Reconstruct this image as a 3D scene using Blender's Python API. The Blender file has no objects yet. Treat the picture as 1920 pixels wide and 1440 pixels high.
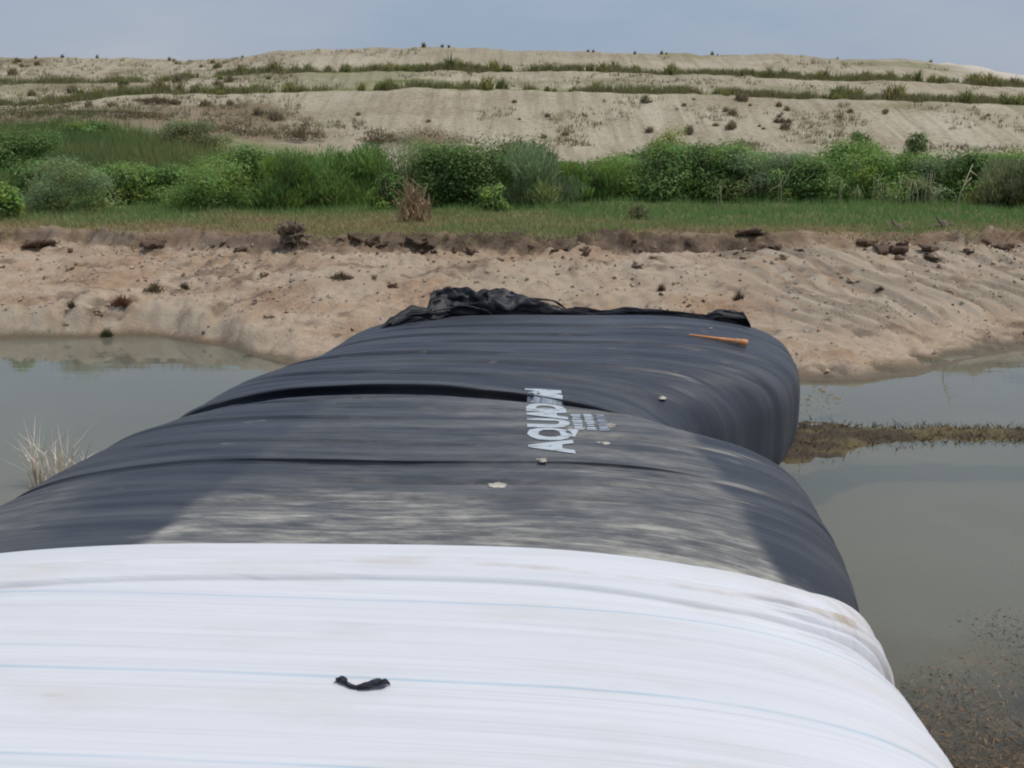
import bpy, bmesh, math, random
import numpy as np
from mathutils import Vector, Matrix

scene = bpy.context.scene
C = scene.collection
R = math.radians
# ---------------------------------------------------------------- camera
cam_data = bpy.data.cameras.new('camera'); cam = bpy.data.objects.new('camera', cam_data); C.objects.link(cam)
cam.location = (0, 0, 3.6); cam.rotation_euler = (R(90 - 13.06), 0, 0)
cam_data.sensor_width = 36; cam_data.lens = 2026 / 1920 * 36
cam_data.clip_start = 0.05; cam_data.clip_end = 3000
cam_data.dof.use_dof = True; cam_data.dof.focus_distance = 12; cam_data.dof.aperture_fstop = 5.6
scene.camera = cam
# ---------------------------------------------------------------- sky, sun, exposure
SUN_ELEV, SUN_AZ = R(66), R(95)            # azimuth clockwise from +Y: high on the right, through haze
world = bpy.data.worlds.new('World'); scene.world = world; world.use_nodes = True
nt = world.node_tree; nt.nodes.clear()
out = nt.nodes.new('ShaderNodeOutputWorld'); bg = nt.nodes.new('ShaderNodeBackground'); bg.inputs['Strength'].default_value = 0.10
sky = nt.nodes.new('ShaderNodeTexSky'); sky.sky_type = 'NISHITA'; sky.sun_disc = False
sky.sun_elevation = SUN_ELEV; sky.sun_rotation = SUN_AZ; sky.dust_density = 2.0; sky.air_density = 1.2
tc = nt.nodes.new('ShaderNodeTexCoord'); mp = nt.nodes.new('ShaderNodeMapping'); mp.inputs['Scale'].default_value = (1.0, 1.0, 3.2)
cl = nt.nodes.new('ShaderNodeTexNoise'); cl.inputs['Scale'].default_value = 2.6; cl.inputs['Detail'].default_value = 5; cl.inputs['Roughness'].default_value = .55
cr = nt.nodes.new('ShaderNodeValToRGB'); cr.color_ramp.elements[0].position = .38; cr.color_ramp.elements[1].position = .72
cr.color_ramp.elements[0].color = (3.1, 3.95, 5.35, 1); cr.color_ramp.elements[1].color = (4.3, 4.75, 5.7, 1)
mx = nt.nodes.new('ShaderNodeMix'); mx.data_type = 'RGBA'; mx.inputs['Factor'].default_value = .82      # a thick veil of high haze over the blue
nt.links.new(tc.outputs['Generated'], mp.inputs['Vector']); nt.links.new(mp.outputs[0], cl.inputs['Vector']); nt.links.new(cl.outputs['Fac'], cr.inputs['Fac'])
nt.links.new(sky.outputs[0], mx.inputs[6]); nt.links.new(cr.outputs[0], mx.inputs[7])
nt.links.new(mx.outputs[2], bg.inputs['Color']); nt.links.new(bg.outputs[0], out.inputs[0])
sun_data = bpy.data.lights.new('sun', 'SUN'); sun_data.energy = 2.35; sun_data.angle = R(9); sun_data.color = (1, .955, .88)
sun = bpy.data.objects.new('sun', sun_data); C.objects.link(sun)
_sd = Vector((math.sin(SUN_AZ) * math.cos(SUN_ELEV), math.cos(SUN_AZ) * math.cos(SUN_ELEV), math.sin(SUN_ELEV)))
sun.rotation_euler = _sd.to_track_quat('Z', 'Y').to_euler(); sun.location = (0, -10, 40)
vs = scene.view_settings; vs.view_transform = 'Standard'; vs.look = 'None'; vs.exposure = 0; vs.gamma = 1; vs.use_curve_mapping = False
scene.cycles.filter_width = 2.0
rng = np.random.RandomState(11); random.seed(5)
# ---------------------------------------------------------------- measured place
CAM_Z, PITCH, FPX = 3.6, math.radians(13.06), 2026.0
CP, SP = math.cos(PITCH), math.sin(PITCH)

def ray(X, Y):
    cx = (np.asarray(X, float) - 960) / FPX
    v = (720 - np.asarray(Y, float)) / FPX
    return cx, CP + v * SP, -SP + v * CP

def at_z(X, Y, z):
    dx, dy, dz = ray(X, Y)
    t = (z - CAM_Z) / dz
    return dx * t, dy * t

def at_d(X, Y, D):
    dx, dy, dz = ray(X, Y)
    t = D / dy
    return dx * t, CAM_Z + dz * t

def project(x, y, z):
    f = y * CP - (z - CAM_Z) * SP
    u = y * SP + (z - CAM_Z) * CP
    return 960 + FPX * x / f, 720 - FPX * u / f

def sstep(a, b, x):
    t = np.clip((np.asarray(x, float) - a) / (b - a), 0, 1)
    return t * t * (3 - 2 * t)

_tab = np.random.RandomState(7).rand(1 << 16)
def vnoise(x, y, seed=0):
    x = np.asarray(x, float); y = np.asarray(y, float)
    xi = np.floor(x).astype(np.int64); yi = np.floor(y).astype(np.int64)
    fx = x - xi; fy = y - yi
    fx = fx * fx * (3 - 2 * fx); fy = fy * fy * (3 - 2 * fy)
    def h(a, b):
        return _tab[((a * 73856093) ^ (b * 19349663) ^ (seed * 83492791)) & 0xFFFF]
    return ((h(xi, yi) * (1 - fx) + h(xi + 1, yi) * fx) * (1 - fy)
            + (h(xi, yi + 1) * (1 - fx) + h(xi + 1, yi + 1) * fx) * fy) * 2 - 1

def fbm(x, y, octaves=4, seed=0, gain=0.5):
    s = 0; a = 1
    for o in range(octaves):
        s = s + a * vnoise(x * 2 ** o, y * 2 ** o, seed + o); a *= gain
    return s

# ---------------------------------------------------------------- the water-filled tube
SHEAR = 0.07
# station, half extents and shape measured along the tube
TS  = np.array([-8, 4.55, 5.0, 6.0, 7.0, 7.8, 8.4, 8.62, 8.85, 9.3, 9.9, 10.6, 11.4, 12.2, 12.9, 13.6, 14.6, 16.6])
TXL = np.array([-3.75, -3.73, -3.72, -3.68, -3.58, -3.44, -3.28, -3.2, -3.12, -3.02, -2.85, -2.5, -2.25, -2.15, -2.08, -1.8, -1.5, -1.2])
TXR = np.array([1.86, 1.86, 1.77, 2.05, 2.17, 2.24, 2.24, 2.14, 1.45, 1.5, 2.12, 2.72, 3.05, 3.22, 3.3, 3.2, 2.7, 2.4])
TZT = np.array([1.5, 1.5, 1.5, 1.5, 1.5, 1.5, 1.48, 1.475, 1.45, 1.48, 1.5, 1.5, 1.5, 1.5, 1.46, 1.2, 0.85, 0.5])
TB  = np.array([1.0, 1.0, 1.0, 1.0, 1.0, 1.0, 1.0, .99, .97, .95, .86, .77, .75, .75, .74, .65, .45, .3])
EXPO = 3.6
def smooth_interp(s, xs, ys):
    # monotone cubic through the knots
    s = np.asarray(s, float); d = np.diff(ys) / np.diff(xs)
    m = np.concatenate([[d[0]], np.where(d[:-1] * d[1:] > 0, 2 * d[:-1] * d[1:] / (d[:-1] + d[1:] + 1e-12), 0), [d[-1]]])
    i = np.clip(np.searchsorted(xs, s) - 1, 0, len(xs) - 2); h = xs[i + 1] - xs[i]; t = np.clip((s - xs[i]) / h, 0, 1)
    return ((2*t**3 - 3*t**2 + 1) * ys[i] + (t**3 - 2*t**2 + t) * h * m[i] + (-2*t**3 + 3*t**2) * ys[i + 1] + (t**3 - t**2) * h * m[i + 1])

_phi = np.linspace(-math.pi / 2, 1.5 * math.pi, 1601)          # starts at the bottom, over the left side, the top, the right side
def section(s, grow, n):
    xl = smooth_interp(s, TS, TXL) - grow; xr = smooth_interp(s, TS, TXR) + grow
    zt = smooth_interp(s, TS, TZT) + grow; b = smooth_interp(s, TS, TB) + grow
    c = (xl + xr) / 2; a = (xr - xl) / 2
    co, si = -np.cos(_phi), np.sin(_phi)
    x = c + a * np.sign(co) * np.abs(co) ** (2 / EXPO)
    z = zt - b + b * np.sign(si) * np.abs(si) ** (2 / EXPO)
    L = np.concatenate([[0], np.cumsum(np.hypot(np.diff(x), np.diff(z)))])
    q = np.linspace(0, L[-1], n)
    xs, zs = np.interp(q, L, x), np.interp(q, L, z)
    tx, tz = np.gradient(xs), np.gradient(zs); l = np.hypot(tx, tz) + 1e-9
    nx, nz = -tz / l, tx / l
    u = q - L[800]
    return xs, zs, nx, nz, u

def loft(svals, grow, n, disp, over=None, warp=None):
    P = np.zeros((len(svals), n, 3)); UV = np.zeros((len(svals), n, 2)); NR = np.zeros((len(svals), n, 2))
    for i, s in enumerate(svals):
        x, z, nx, nz, u = section(s, grow, n)
        P[i, :, 0] = x; P[i, :, 2] = z; P[i, :, 1] = s; UV[i, :, 0] = u; UV[i, :, 1] = s; NR[i, :, 0] = nx; NR[i, :, 1] = nz
    if warp is not None:
        P[..., 1] += warp(P[..., 0], P[..., 1])
    d = disp(P[..., 0], P[..., 1], UV[..., 0], P[..., 2])
    P[..., 0] += NR[..., 0] * d; P[..., 2] += NR[..., 1] * d
    if over is not None: P[..., 1] -= over(P[..., 0], P[..., 1])
    P[..., 1] -= SHEAR * P[..., 0]
    return P, UV

def polyline_s(pts, zz=1.48):
    X, Y = np.array(pts, float).T
    x, y = at_z(X, Y, zz)
    s = y + SHEAR * x
    xi = np.linspace(x[0], x[-1], 80); si = np.interp(xi, x, s); k = np.exp(-np.linspace(-2, 2, 21) ** 2); k /= k.sum()
    sm = np.convolve(np.concatenate([2 * si[0] - si[10:0:-1], si, 2 * si[-1] - si[-2:-12:-1]]), k, 'valid')
    return xi, sm
_cA = polyline_s([(400, 728), (540, 719), (700, 716), (850, 719), (1000, 733), (1100, 741), (1200, 752), (1250, 766)])
_cA2 = polyline_s([(560, 742), (700, 736), (850, 735), (950, 739), (1010, 742)])
_cB = polyline_s([(190, 868), (400, 866), (700, 869), (1000, 872), (1200, 880), (1340, 887)])
_cC = polyline_s([(340, 948), (520, 936), (900, 938), (1200, 944)])
def groove(x, s, c, width, depth, x0, x1):
    sc = np.interp(x, c[0], c[1])
    d = (s - sc) / width
    fade = sstep(x0 - .3, x0 + .1, x) * (1 - sstep(x1 - .1, x1 + .3, x))
    return -depth * fade * np.exp(-d * d)
_FOLDS = [(6.38, -1.1, 1.3, .022, .020), (7.22, -2.6, -.6, .02, .022), (7.5, .1, 1.7, .02, .018), (7.86, -2.9, -1.0, .02, .026), (8.25, -1.2, .9, .018, .02), (8.52, -3.0, -1.6, .02, .022),
          (9.55, -2.2, .6, .025, .026), (9.95, -1.0, 1.6, .02, .022), (10.35, -2.4, -.4, .025, .028), (10.9, -.6, 1.8, .025, .026), (11.35, -2.0, .6, .03, .024), (11.9, -1.2, 1.9, .03, .026)]
def tube_disp(x, s, u, z):
    e = s - np.interp(x, *_cA); rgt = sstep(.85, 1.6, x)
    d = -(.10 + .22 * rgt) * np.exp(-(e / (.03 + .10 * rgt)) ** 2)
    d += np.where(e < 0, -(.07 + .10 * rgt) * np.exp(-(e / (.20 + .10 * rgt)) ** 2), -(.07 + .10 * rgt) * np.exp(-(e / (.035 + .15 * rgt)) ** 2)) + .03 * np.exp(-((e - .10) / .08) ** 2) * (1 - rgt)
    d += groove(x, s, _cA2, .035, .11, -2.0, .2)
    e = s - np.interp(x, *_cB); f = (1 - .65 * sstep(.3, 1.4, x)) * np.clip(.6 + .4 * vnoise(x * .9, x * 0 + 9, 57), .35, 1)
    d += f * (-.05 * np.exp(-(e / .02) ** 2) + np.where(e < 0, -.035 * np.exp(-(e / .12) ** 2), -.035 * np.exp(-(e / .02) ** 2)) + .014 * np.exp(-((e - .06) / .05) ** 2))
    d += groove(x, s, _cC, .02, .03, -1.8, .6)
    for s0, x0, x1, wd, dp in _FOLDS:
        c = s0 + .05 * vnoise(x * .9, x * 0 + s0 * 7, 77)
        fd = sstep(x0 - .5, x0 + .2, x) * (1 - sstep(x1 - .2, x1 + .5, x))
        d += fd * (-dp * np.exp(-((s - c) / wd) ** 2) + .5 * dp * np.exp(-((s - c - 2.2 * wd) / (1.4 * wd)) ** 2))
    # transverse wrinkles of the woven sheet
    w = vnoise(u * .55, s * 9, 3) * .55 + vnoise(u * .8 + 7, s * 21, 4) * .35 + vnoise(u * 1.3, s * 45, 5) * .12
    amp = .008 + .004 * sstep(9.0, 9.6, s) * (1 - .7 * sstep(1.5, 2.5, x)) + .006 * sstep(.4, 1, vnoise(u * .4, s * .7, 9))
    d += w * amp
    # hoops pulled tight round the far bulge
    side = sstep(1.4, 2.4, x) * sstep(9.2, 9.6, s)
    for c0, wd, dp in ((10.0, .10, .05), (10.35, .05, .02), (10.9, .09, .035), (11.5, .06, .02), (11.9, .05, .02)):
        d -= side * dp * np.exp(-((s - c0 - .12 * (x - 2)) / wd) ** 2)
    d += .03 * fbm(u * .35, s * .45, 2, 31)
    return d
def tube_over(x, s):
    e = s - np.interp(x, *_cA)
    o = (-.11 * np.exp(-((e - .024) / .018) ** 2) + .055 * np.exp(-((e - .072) / .032) ** 2)) * (1 - .5 * sstep(1.1, 1.6, x)) * np.clip(.62 + .45 * vnoise(x * 1.1, x * 0 + 4, 55), .25, 1) * (1 - .55 * (1 - sstep(-2.6, -1.2, x)))
    e = s - np.interp(x, *_cB)
    o += (-.06 * np.exp(-((e - .016) / .012) ** 2) + .030 * np.exp(-((e - .046) / .02) ** 2)) * (1 - sstep(.5, 1.4, x)) * np.clip(.42 + .5 * vnoise(x * .9, x * 0 + 9, 57), .12, .8)
    return o
def tube_warp(x, s):
    w = np.zeros_like(x)
    for c, s0, wd in ((_cA, 8.9, .55), (_cB, 6.75, .4)):
        w += (np.interp(x, c[0], c[1]) - s0) * np.exp(-((s - s0) / wd) ** 2)
    return w
# ---------------------------------------------------------------- helpers
def tag(o, label=None, cat=None, group=None, kind=None):
    for k, v in (('label', label), ('category', cat), ('group', group), ('kind', kind)):
        if v: o[k] = v
    return o
def link(name, me, mat=None, parent=None):
    o = bpy.data.objects.new(name, me); C.objects.link(o)
    if mat is not None and not me.materials: me.materials.append(mat)
    if parent is not None: o.parent = parent
    return o
def empty(name, loc=(0, 0, 0), rz=0):
    o = bpy.data.objects.new(name, None); C.objects.link(o); o.location = loc; o.rotation_euler.z = rz
    o.empty_display_size = .1
    return o
def mesh(name, V, F, smooth=True, col=None, uv=None):
    """V (n,3); F a list of faces or an (m,k) array; col (n,4) and uv (n,2) per vertex"""
    me = bpy.data.meshes.new(name); V = np.asarray(V, np.float32)
    if isinstance(F, np.ndarray):
        m, k = F.shape
        me.vertices.add(len(V)); me.vertices.foreach_set('co', V.ravel())
        me.loops.add(m * k); me.loops.foreach_set('vertex_index', F.astype(np.int32).ravel())
        me.polygons.add(m); me.polygons.foreach_set('loop_start', np.arange(0, m * k, k, dtype=np.int32))
        me.update(calc_edges=True)
    else:
        me.from_pydata(V.tolist(), [], F)
    me.polygons.foreach_set('use_smooth', np.full(len(me.polygons), smooth))
    if col is not None:
        a = me.color_attributes.new('tint', 'FLOAT_COLOR', 'POINT'); a.data.foreach_set('color', np.asarray(col, np.float32).ravel())
    if uv is not None:
        l = me.uv_layers.new(name='UVMap'); idx = np.zeros(len(me.loops), np.int32); me.loops.foreach_get('vertex_index', idx)
        l.data.foreach_set('uv', np.asarray(uv, np.float32)[idx].ravel())
    me.validate(); me.update()
    return me
def grid_faces(r, c, wrap=False):
    i = np.arange(r - 1)[:, None]; j = np.arange(c if wrap else c - 1)[None, :]; j1 = (j + 1) % c
    return np.stack([i * c + j, i * c + j1, (i + 1) * c + j1, (i + 1) * c + j], -1).reshape(-1, 4)

# ---------------------------------------------------------------- materials
class NT:
    def __init__(self, name):
        self.m = bpy.data.materials.new(name); self.m.use_nodes = True; self.t = self.m.node_tree; self.t.nodes.clear()
        self.out = self.n('ShaderNodeOutputMaterial')
    def n(self, typ, **kw):
        x = self.t.nodes.new(typ)
        for k, v in kw.items():
            if k.startswith('i_'):
                key = k[2:]; x.inputs[int(key) if key.isdigit() else key.replace('_', ' ')].default_value = v
            else: setattr(x, k, v)
        return x
    def l(self, a, b): self.t.links.new(a, b)
    def noise(self, vec, scale, detail=4, rough=.55):
        x = self.n('ShaderNodeTexNoise'); x.inputs['Scale'].default_value = scale; x.inputs['Detail'].default_value = detail; x.inputs['Roughness'].default_value = rough
        if vec is not None: self.l(vec, x.inputs['Vector'])
        return x.outputs['Fac']
    def ramp(self, fac, stops):
        x = self.n('ShaderNodeValToRGB'); e = x.color_ramp.elements
        while len(e) < len(stops): e.new(.5)
        for i, (p, c) in enumerate(stops):
            e[i].position = p; e[i].color = (c, c, c, 1) if not isinstance(c, tuple) else (*c, 1)
        self.l(fac, x.inputs['Fac']); return x.outputs['Color']
    def mix(self, fac, a, b, blend='MIX'):
        x = self.n('ShaderNodeMix', data_type='RGBA', blend_type=blend)
        for s, v in ((0, fac), (6, a), (7, b)):
            if hasattr(v, 'is_output'): self.l(v, x.inputs[s])
            else: x.inputs[s].default_value = v if s == 0 else (*v, 1)
        return x.outputs[2]
    def math(self, op, a, b=0.0, clamp=False):
        x = self.n('ShaderNodeMath', operation=op, use_clamp=clamp)
        for s, v in ((0, a), (1, b)):
            if hasattr(v, 'is_output'): self.l(v, x.inputs[s])
            else: x.inputs[s].default_value = v
        return x.outputs[0]
    def mapping(self, vec, scale, loc=(0, 0, 0), rot=(0, 0, 0)):
        x = self.n('ShaderNodeMapping'); x.inputs['Scale'].default_value = scale; x.inputs['Location'].default_value = loc; x.inputs['Rotation'].default_value = rot
        self.l(vec, x.inputs['Vector']); return x.outputs[0]
    def bump(self, h, strength=.3, dist=.02):
        x = self.n('ShaderNodeBump'); x.inputs['Strength'].default_value = strength; x.inputs['Distance'].default_value = dist
        self.l(h, x.inputs['Height']); return x.outputs[0]
    def principled(self, color, rough=.7, normal=None, spec=.5):
        p = self.n('ShaderNodeBsdfPrincipled')
        for key, v in (('Base Color', color), ('Roughness', rough)):
            if hasattr(v, 'is_output'): self.l(v, p.inputs[key])
            else: p.inputs[key].default_value = (*v, 1) if isinstance(v, tuple) else v
        p.inputs['Specular IOR Level'].default_value = spec
        if normal is not None: self.l(normal, p.inputs['Normal'])
        return p
    def done(self, sh): self.l(sh.outputs[0], self.out.inputs['Surface']); return self.m
    @property
    def pos(self): return self.n('ShaderNodeNewGeometry').outputs['Position']
    @property
    def objco(self): return self.n('ShaderNodeTexCoord').outputs['Object']
    @property
    def uv(self): return self.n('ShaderNodeTexCoord').outputs['UV']
    @property
    def tint(self): return self.n('ShaderNodeVertexColor', layer_name='tint').outputs['Color']

def mat_leaf(name='leaf', trans=.3, rough=.6):
    t = NT(name); c = t.tint
    p = t.principled(c, rough, spec=.3); tr = t.n('ShaderNodeBsdfTranslucent'); t.l(c, tr.inputs['Color'])
    mx = t.n('ShaderNodeMixShader'); mx.inputs[0].default_value = trans
    t.l(p.outputs[0], mx.inputs[1]); t.l(tr.outputs[0], mx.inputs[2]); return t.done(mx)
M = {}
M['leaf'] = mat_leaf(trans=.45)
M['dry'] = mat_leaf('dry_stalk', .15, .7)

def mat_ground():
    # tint: r dark topsoil, g turf, b wet mud, a pale crust
    t = NT('bank_sand'); p = t.pos; vc = t.n('ShaderNodeVertexColor', layer_name='tint'); sep = t.n('ShaderNodeSeparateColor'); t.l(vc.outputs[0], sep.inputs[0])
    n1 = t.noise(t.mapping(p, (.6, 1.0, 2.2)), .7, 6, .65); n2 = t.noise(t.mapping(p, (1, .45, 1)), 3.5, 6, .7); n3 = t.noise(p, 17, 4, .7); n4 = t.noise(p, 70, 2, .6)
    c = t.ramp(n1, [(.30, (.25, .15, .09)), (.42, (.39, .258, .162)), (.52, (.455, .33, .225)), (.60, (.54, .425, .315)), (.72, (.31, .215, .14))])
    c = t.mix(t.ramp(n2, [(.46, 0.), (.66, .6)]), c, (.50, .365, .25))
    c = t.mix(t.ramp(n3, [(.52, 0.), (.70, .6)]), c, (.20, .14, .095))
    c = t.mix(t.ramp(t.noise(t.mapping(p, (1, 1, 1), (31, 7, 3)), 9, 3, .6), [(.60, 0.), (.70, .55)]), c, (.52, .45, .37))
    c = t.mix(t.math('MULTIPLY', vc.outputs[1], .9), c, t.mix(n3, (.40, .325, .235), (.57, .485, .375)))
    soil = t.mix(t.ramp(n2, [(.40, 0.), (.60, 1.)]), t.mix(n3, (.05, .032, .024), (.14, .09, .062)), t.mix(n3, (.13, .085, .055), (.34, .25, .175)))
    c = t.mix(sep.outputs[0], c, soil)
    turf = t.mix(t.ramp(n1, [(.4, 0.), (.6, 1.)]), (.17, .16, .065), (.25, .19, .10))
    c = t.mix(sep.outputs[1], c, turf)
    c = t.mix(sep.outputs[2], c, t.mix(n2, (.13, .10, .065), (.21, .165, .10)))
    h = t.math('ADD', t.math('MULTIPLY', n3, .6), t.math('MULTIPLY', n4, .4))
    r = t.math('SUBTRACT', .92, t.math('MULTIPLY', sep.outputs[2], .45))
    return t.done(t.principled(c, r, t.bump(h, .9, .06), .25))
M['ground'] = mat_ground()

def mat_hill():
    t = NT('spoil_sand'); p = t.pos; vc = t.n('ShaderNodeVertexColor', layer_name='tint'); sep = t.n('ShaderNodeSeparateColor'); t.l(vc.outputs[0], sep.inputs[0])
    n1 = t.noise(p, .06, 5, .6); n2 = t.noise(p, .5, 5, .7); n3 = t.noise(p, 2.3, 3, .7)
    rill = t.noise(t.mapping(p, (1.3, .07, .07)), 1.0, 5, .68)
    c = t.ramp(n1, [(.32, (.36, .31, .22)), (.5, (.43, .37, .27)), (.68, (.49, .43, .325))])
    c = t.mix(t.ramp(rill, [(.45, 0.), (.66, .7)]), c, (.27, .225, .15))
    c = t.mix(t.ramp(n3, [(.50, 0.), (.72, .65)]), c, (.20, .165, .105))
    c = t.mix(t.ramp(n2, [(.56, 0.), (.7, .5)]), c, (.32, .27, .18))
    g = t.mix(t.ramp(n2, [(.4, 0.), (.62, 1.)]), (.13, .155, .05), (.20, .205, .085))
    c = t.mix(t.math('MULTIPLY', sep.outputs[0], t.ramp(t.math('ADD', n2, t.math('MULTIPLY', sep.outputs[0], .5)), [(.55, 0.), (.75, 1.)])), c, g)
    br = t.mix(n3, (.15, .105, .062), (.27, .21, .135))
    c = t.mix(t.math('MULTIPLY', sep.outputs[1], t.ramp(t.math('ADD', n3, t.math('MULTIPLY', sep.outputs[1], .4)), [(.5, 0.), (.8, 1.)])), c, br)
    c = t.mix(sep.outputs[2], c, (.58, .52, .43))
    return t.done(t.principled(c, .95, t.bump(t.math('ADD', n2, n3), .5, .35), .2))
M['hill'] = mat_hill()

def mat_water():
    t = NT('pond_water'); p = t.pos
    n1 = t.noise(t.mapping(p, (.35, 1.0, 1)), 2.6, 3, .5); n2 = t.noise(p, .35, 4, .6); n3 = t.noise(t.mapping(p, (.5, 1.6, 1)), .9, 4, .65)
    c = t.mix(t.ramp(n2, [(.35, 0.), (.65, 1.)]), (.345, .375, .305), (.41, .43, .35))
    c = t.mix(t.ramp(n3, [(.60, 0.), (.72, .35)]), c, (.27, .27, .22))
    df = t.n('ShaderNodeBsdfDiffuse'); t.l(c, df.inputs['Color'])
    tr = t.n('ShaderNodeBsdfTransparent'); tr.inputs['Color'].default_value = (.82, .80, .66, 1)
    m1 = t.n('ShaderNodeMixShader'); m1.inputs[0].default_value = .72
    sx = t.n('ShaderNodeSeparateXYZ'); t.l(p, sx.inputs[0]); wob = t.math('MULTIPLY', t.math('SUBTRACT', t.noise(p, .8, 4, .6), .5), 2.4)
    clear = t.math('SUBTRACT', 1.0, t.math('DIVIDE', t.math('SUBTRACT', t.math('ADD', sx.outputs['Y'], wob), 5.6), 1.9), True)
    t.l(t.math('ADD', .70, t.math('MULTIPLY', clear, .28)), m1.inputs[0])
    t.l(df.outputs[0], m1.inputs[1]); t.l(tr.outputs[0], m1.inputs[2])
    nb = t.bump(n1, .045, .05)
    gl = t.n('ShaderNodeBsdfGlossy'); gl.inputs['Roughness'].default_value = .03; gl.inputs['Color'].default_value = (1, 1, 1, 1); t.l(nb, gl.inputs['Normal'])
    fr = t.n('ShaderNodeFresnel'); fr.inputs['IOR'].default_value = 1.33; t.l(nb, fr.inputs['Normal'])
    m2 = t.n('ShaderNodeMixShader'); t.l(fr.outputs[0], m2.inputs[0]); t.l(m1.outputs[0], m2.inputs[1]); t.l(gl.outputs[0], m2.inputs[2])
    return t.done(m2)
M['water'] = mat_water()

def mat_black():
    # tint.r: where dried mud lies on the flat top; UV = metres round and along the tube
    t = NT('black_woven_sheet'); uv = t.uv; vc = t.n('ShaderNodeVertexColor', layer_name='tint'); sep = t.n('ShaderNodeSeparateColor'); t.l(vc.outputs[0], sep.inputs[0])
    a = t.noise(t.mapping(uv, (.55, 5.5, 1)), 1.0, 6, .62); b = t.math('ADD', t.math('MULTIPLY', t.noise(t.mapping(uv, (1.4, 4.2, 1), (4, 9, 0)), 1.0, 6, .68), .62), t.math('MULTIPLY', t.noise(t.mapping(uv, (4, 16, 1), (4, 9, 0)), 1.0, 5, .7), .38)); g = t.noise(t.mapping(uv, (1.0, 40, 1)), 1.0, 3, .6)
    base = t.mix(t.ramp(a, [(.3, 0.), (.7, 1.)]), (.023, .027, .039), (.043, .049, .066))
    base = t.mix(t.ramp(g, [(.55, 0.), (.75, .25)]), base, (.019, .022, .030))
    film = t.ramp(a, [(.44, 0.), (.74, .6)])
    c = t.mix(t.math('MULTIPLY', film, sep.outputs[1]), base, (.21, .205, .19))
    fine = t.noise(t.mapping(uv, (2.2, 24, 1), (9, 2, 0)), 1.0, 6, .72)
    dry = t.math('MULTIPLY', t.math('ADD', t.math('MULTIPLY', t.ramp(b, [(.34, 0.), (.60, 1.)]), .58), t.math('MULTIPLY', t.ramp(fine, [(.42, 0.), (.62, 1.)]), .42)), t.math('MULTIPLY', sep.outputs[0], .95))
    c = t.mix(dry, c, t.mix(t.ramp(b, [(.45, 0.), (.62, 1.)]), (.23, .225, .205), (.50, .475, .41)))
    blot = t.math('MULTIPLY', t.ramp(t.noise(t.mapping(uv, (2.6, 6.5, 1), (14, 3, 0)), 1.0, 3, .6), [(.66, 0.), (.72, .45)]), sep.outputs[1])
    c = t.mix(blot, c, (.36, .335, .27))
    w = t.n('ShaderNodeTexWave', wave_type='BANDS', bands_direction='Y'); w.inputs['Scale'].default_value = 14; w.inputs['Distortion'].default_value = 6; w.inputs['Detail'].default_value = 2; w.inputs['Detail Scale'].default_value = .6
    t.l(t.mapping(uv, (.25, 1, 1)), w.inputs['Vector'])
    nb = t.bump(t.math('ADD', t.math('MULTIPLY', w.outputs['Fac'], .35), g), .35, .012)
    rough = t.math('ADD', .44, t.math('MULTIPLY', dry, .4))
    return t.done(t.principled(c, rough, nb, .42))
M['black'] = mat_black()

def mat_white():
    t = NT('white_woven_sheet'); uv = t.uv; sepuv = t.n('ShaderNodeSeparateXYZ'); t.l(uv, sepuv.inputs[0]); V = sepuv.outputs['Y']
    vc = t.n('ShaderNodeVertexColor', layer_name='tint'); sep = t.n('ShaderNodeSeparateColor'); t.l(vc.outputs[0], sep.inputs[0])
    a = t.noise(t.mapping(uv, (.35, 11, 1)), 1.0, 4, .6); b = t.noise(t.mapping(uv, (.9, 2.6, 1)), 1.0, 4, .6); f = t.noise(t.mapping(uv, (.4, 55, 1)), 1.0, 2, .5)
    c = t.mix(t.ramp(a, [(.35, 0.), (.7, 1.)]), (.735, .738, .765), (.67, .675, .71))
    c = t.mix(t.ramp(f, [(.52, 0.), (.72, .6)]), c, (.57, .59, .64))  # bluish-grey lines: shading of the wrinkles put into the sheet colour
    wob = t.math('MULTIPLY', t.math('SUBTRACT', t.noise(t.mapping(uv, (.8, .3, 1)), 1.0, 2, .5), .5), .05)
    for s0, wd in STRIPES:
        d = t.math('ABSOLUTE', t.math('SUBTRACT', t.math('ADD', V, wob), s0))
        k = t.math('SUBTRACT', 1.0, t.math('DIVIDE', d, wd), True)
        c = t.mix(t.math('MULTIPLY', k, t.ramp(b, [(.35, .3), (.62, 1.)])), c, (.36, .53, .64))
    c = t.mix(t.math('MULTIPLY', t.ramp(b, [(.50, 0.), (.70, .55)]), .9), c, (.60, .575, .51))
    c = t.mix(t.math('MULTIPLY', sep.outputs[0], t.ramp(t.noise(t.mapping(uv, (2.2, 9, 1)), 1.0, 5, .7), [(.42, 0.), (.66, .9)])), c, (.45, .34, .22))
    nb = t.bump(t.math('ADD', f, t.math('MULTIPLY', a, .6)), .3, .012)
    return t.done(t.principled(c, .55, nb, .35))
STRIPES = [(4.52, .014), (3.80, .015), (3.2, .012), (2.5, .012), (1.8, .012)]
M['white'] = mat_white()

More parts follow.
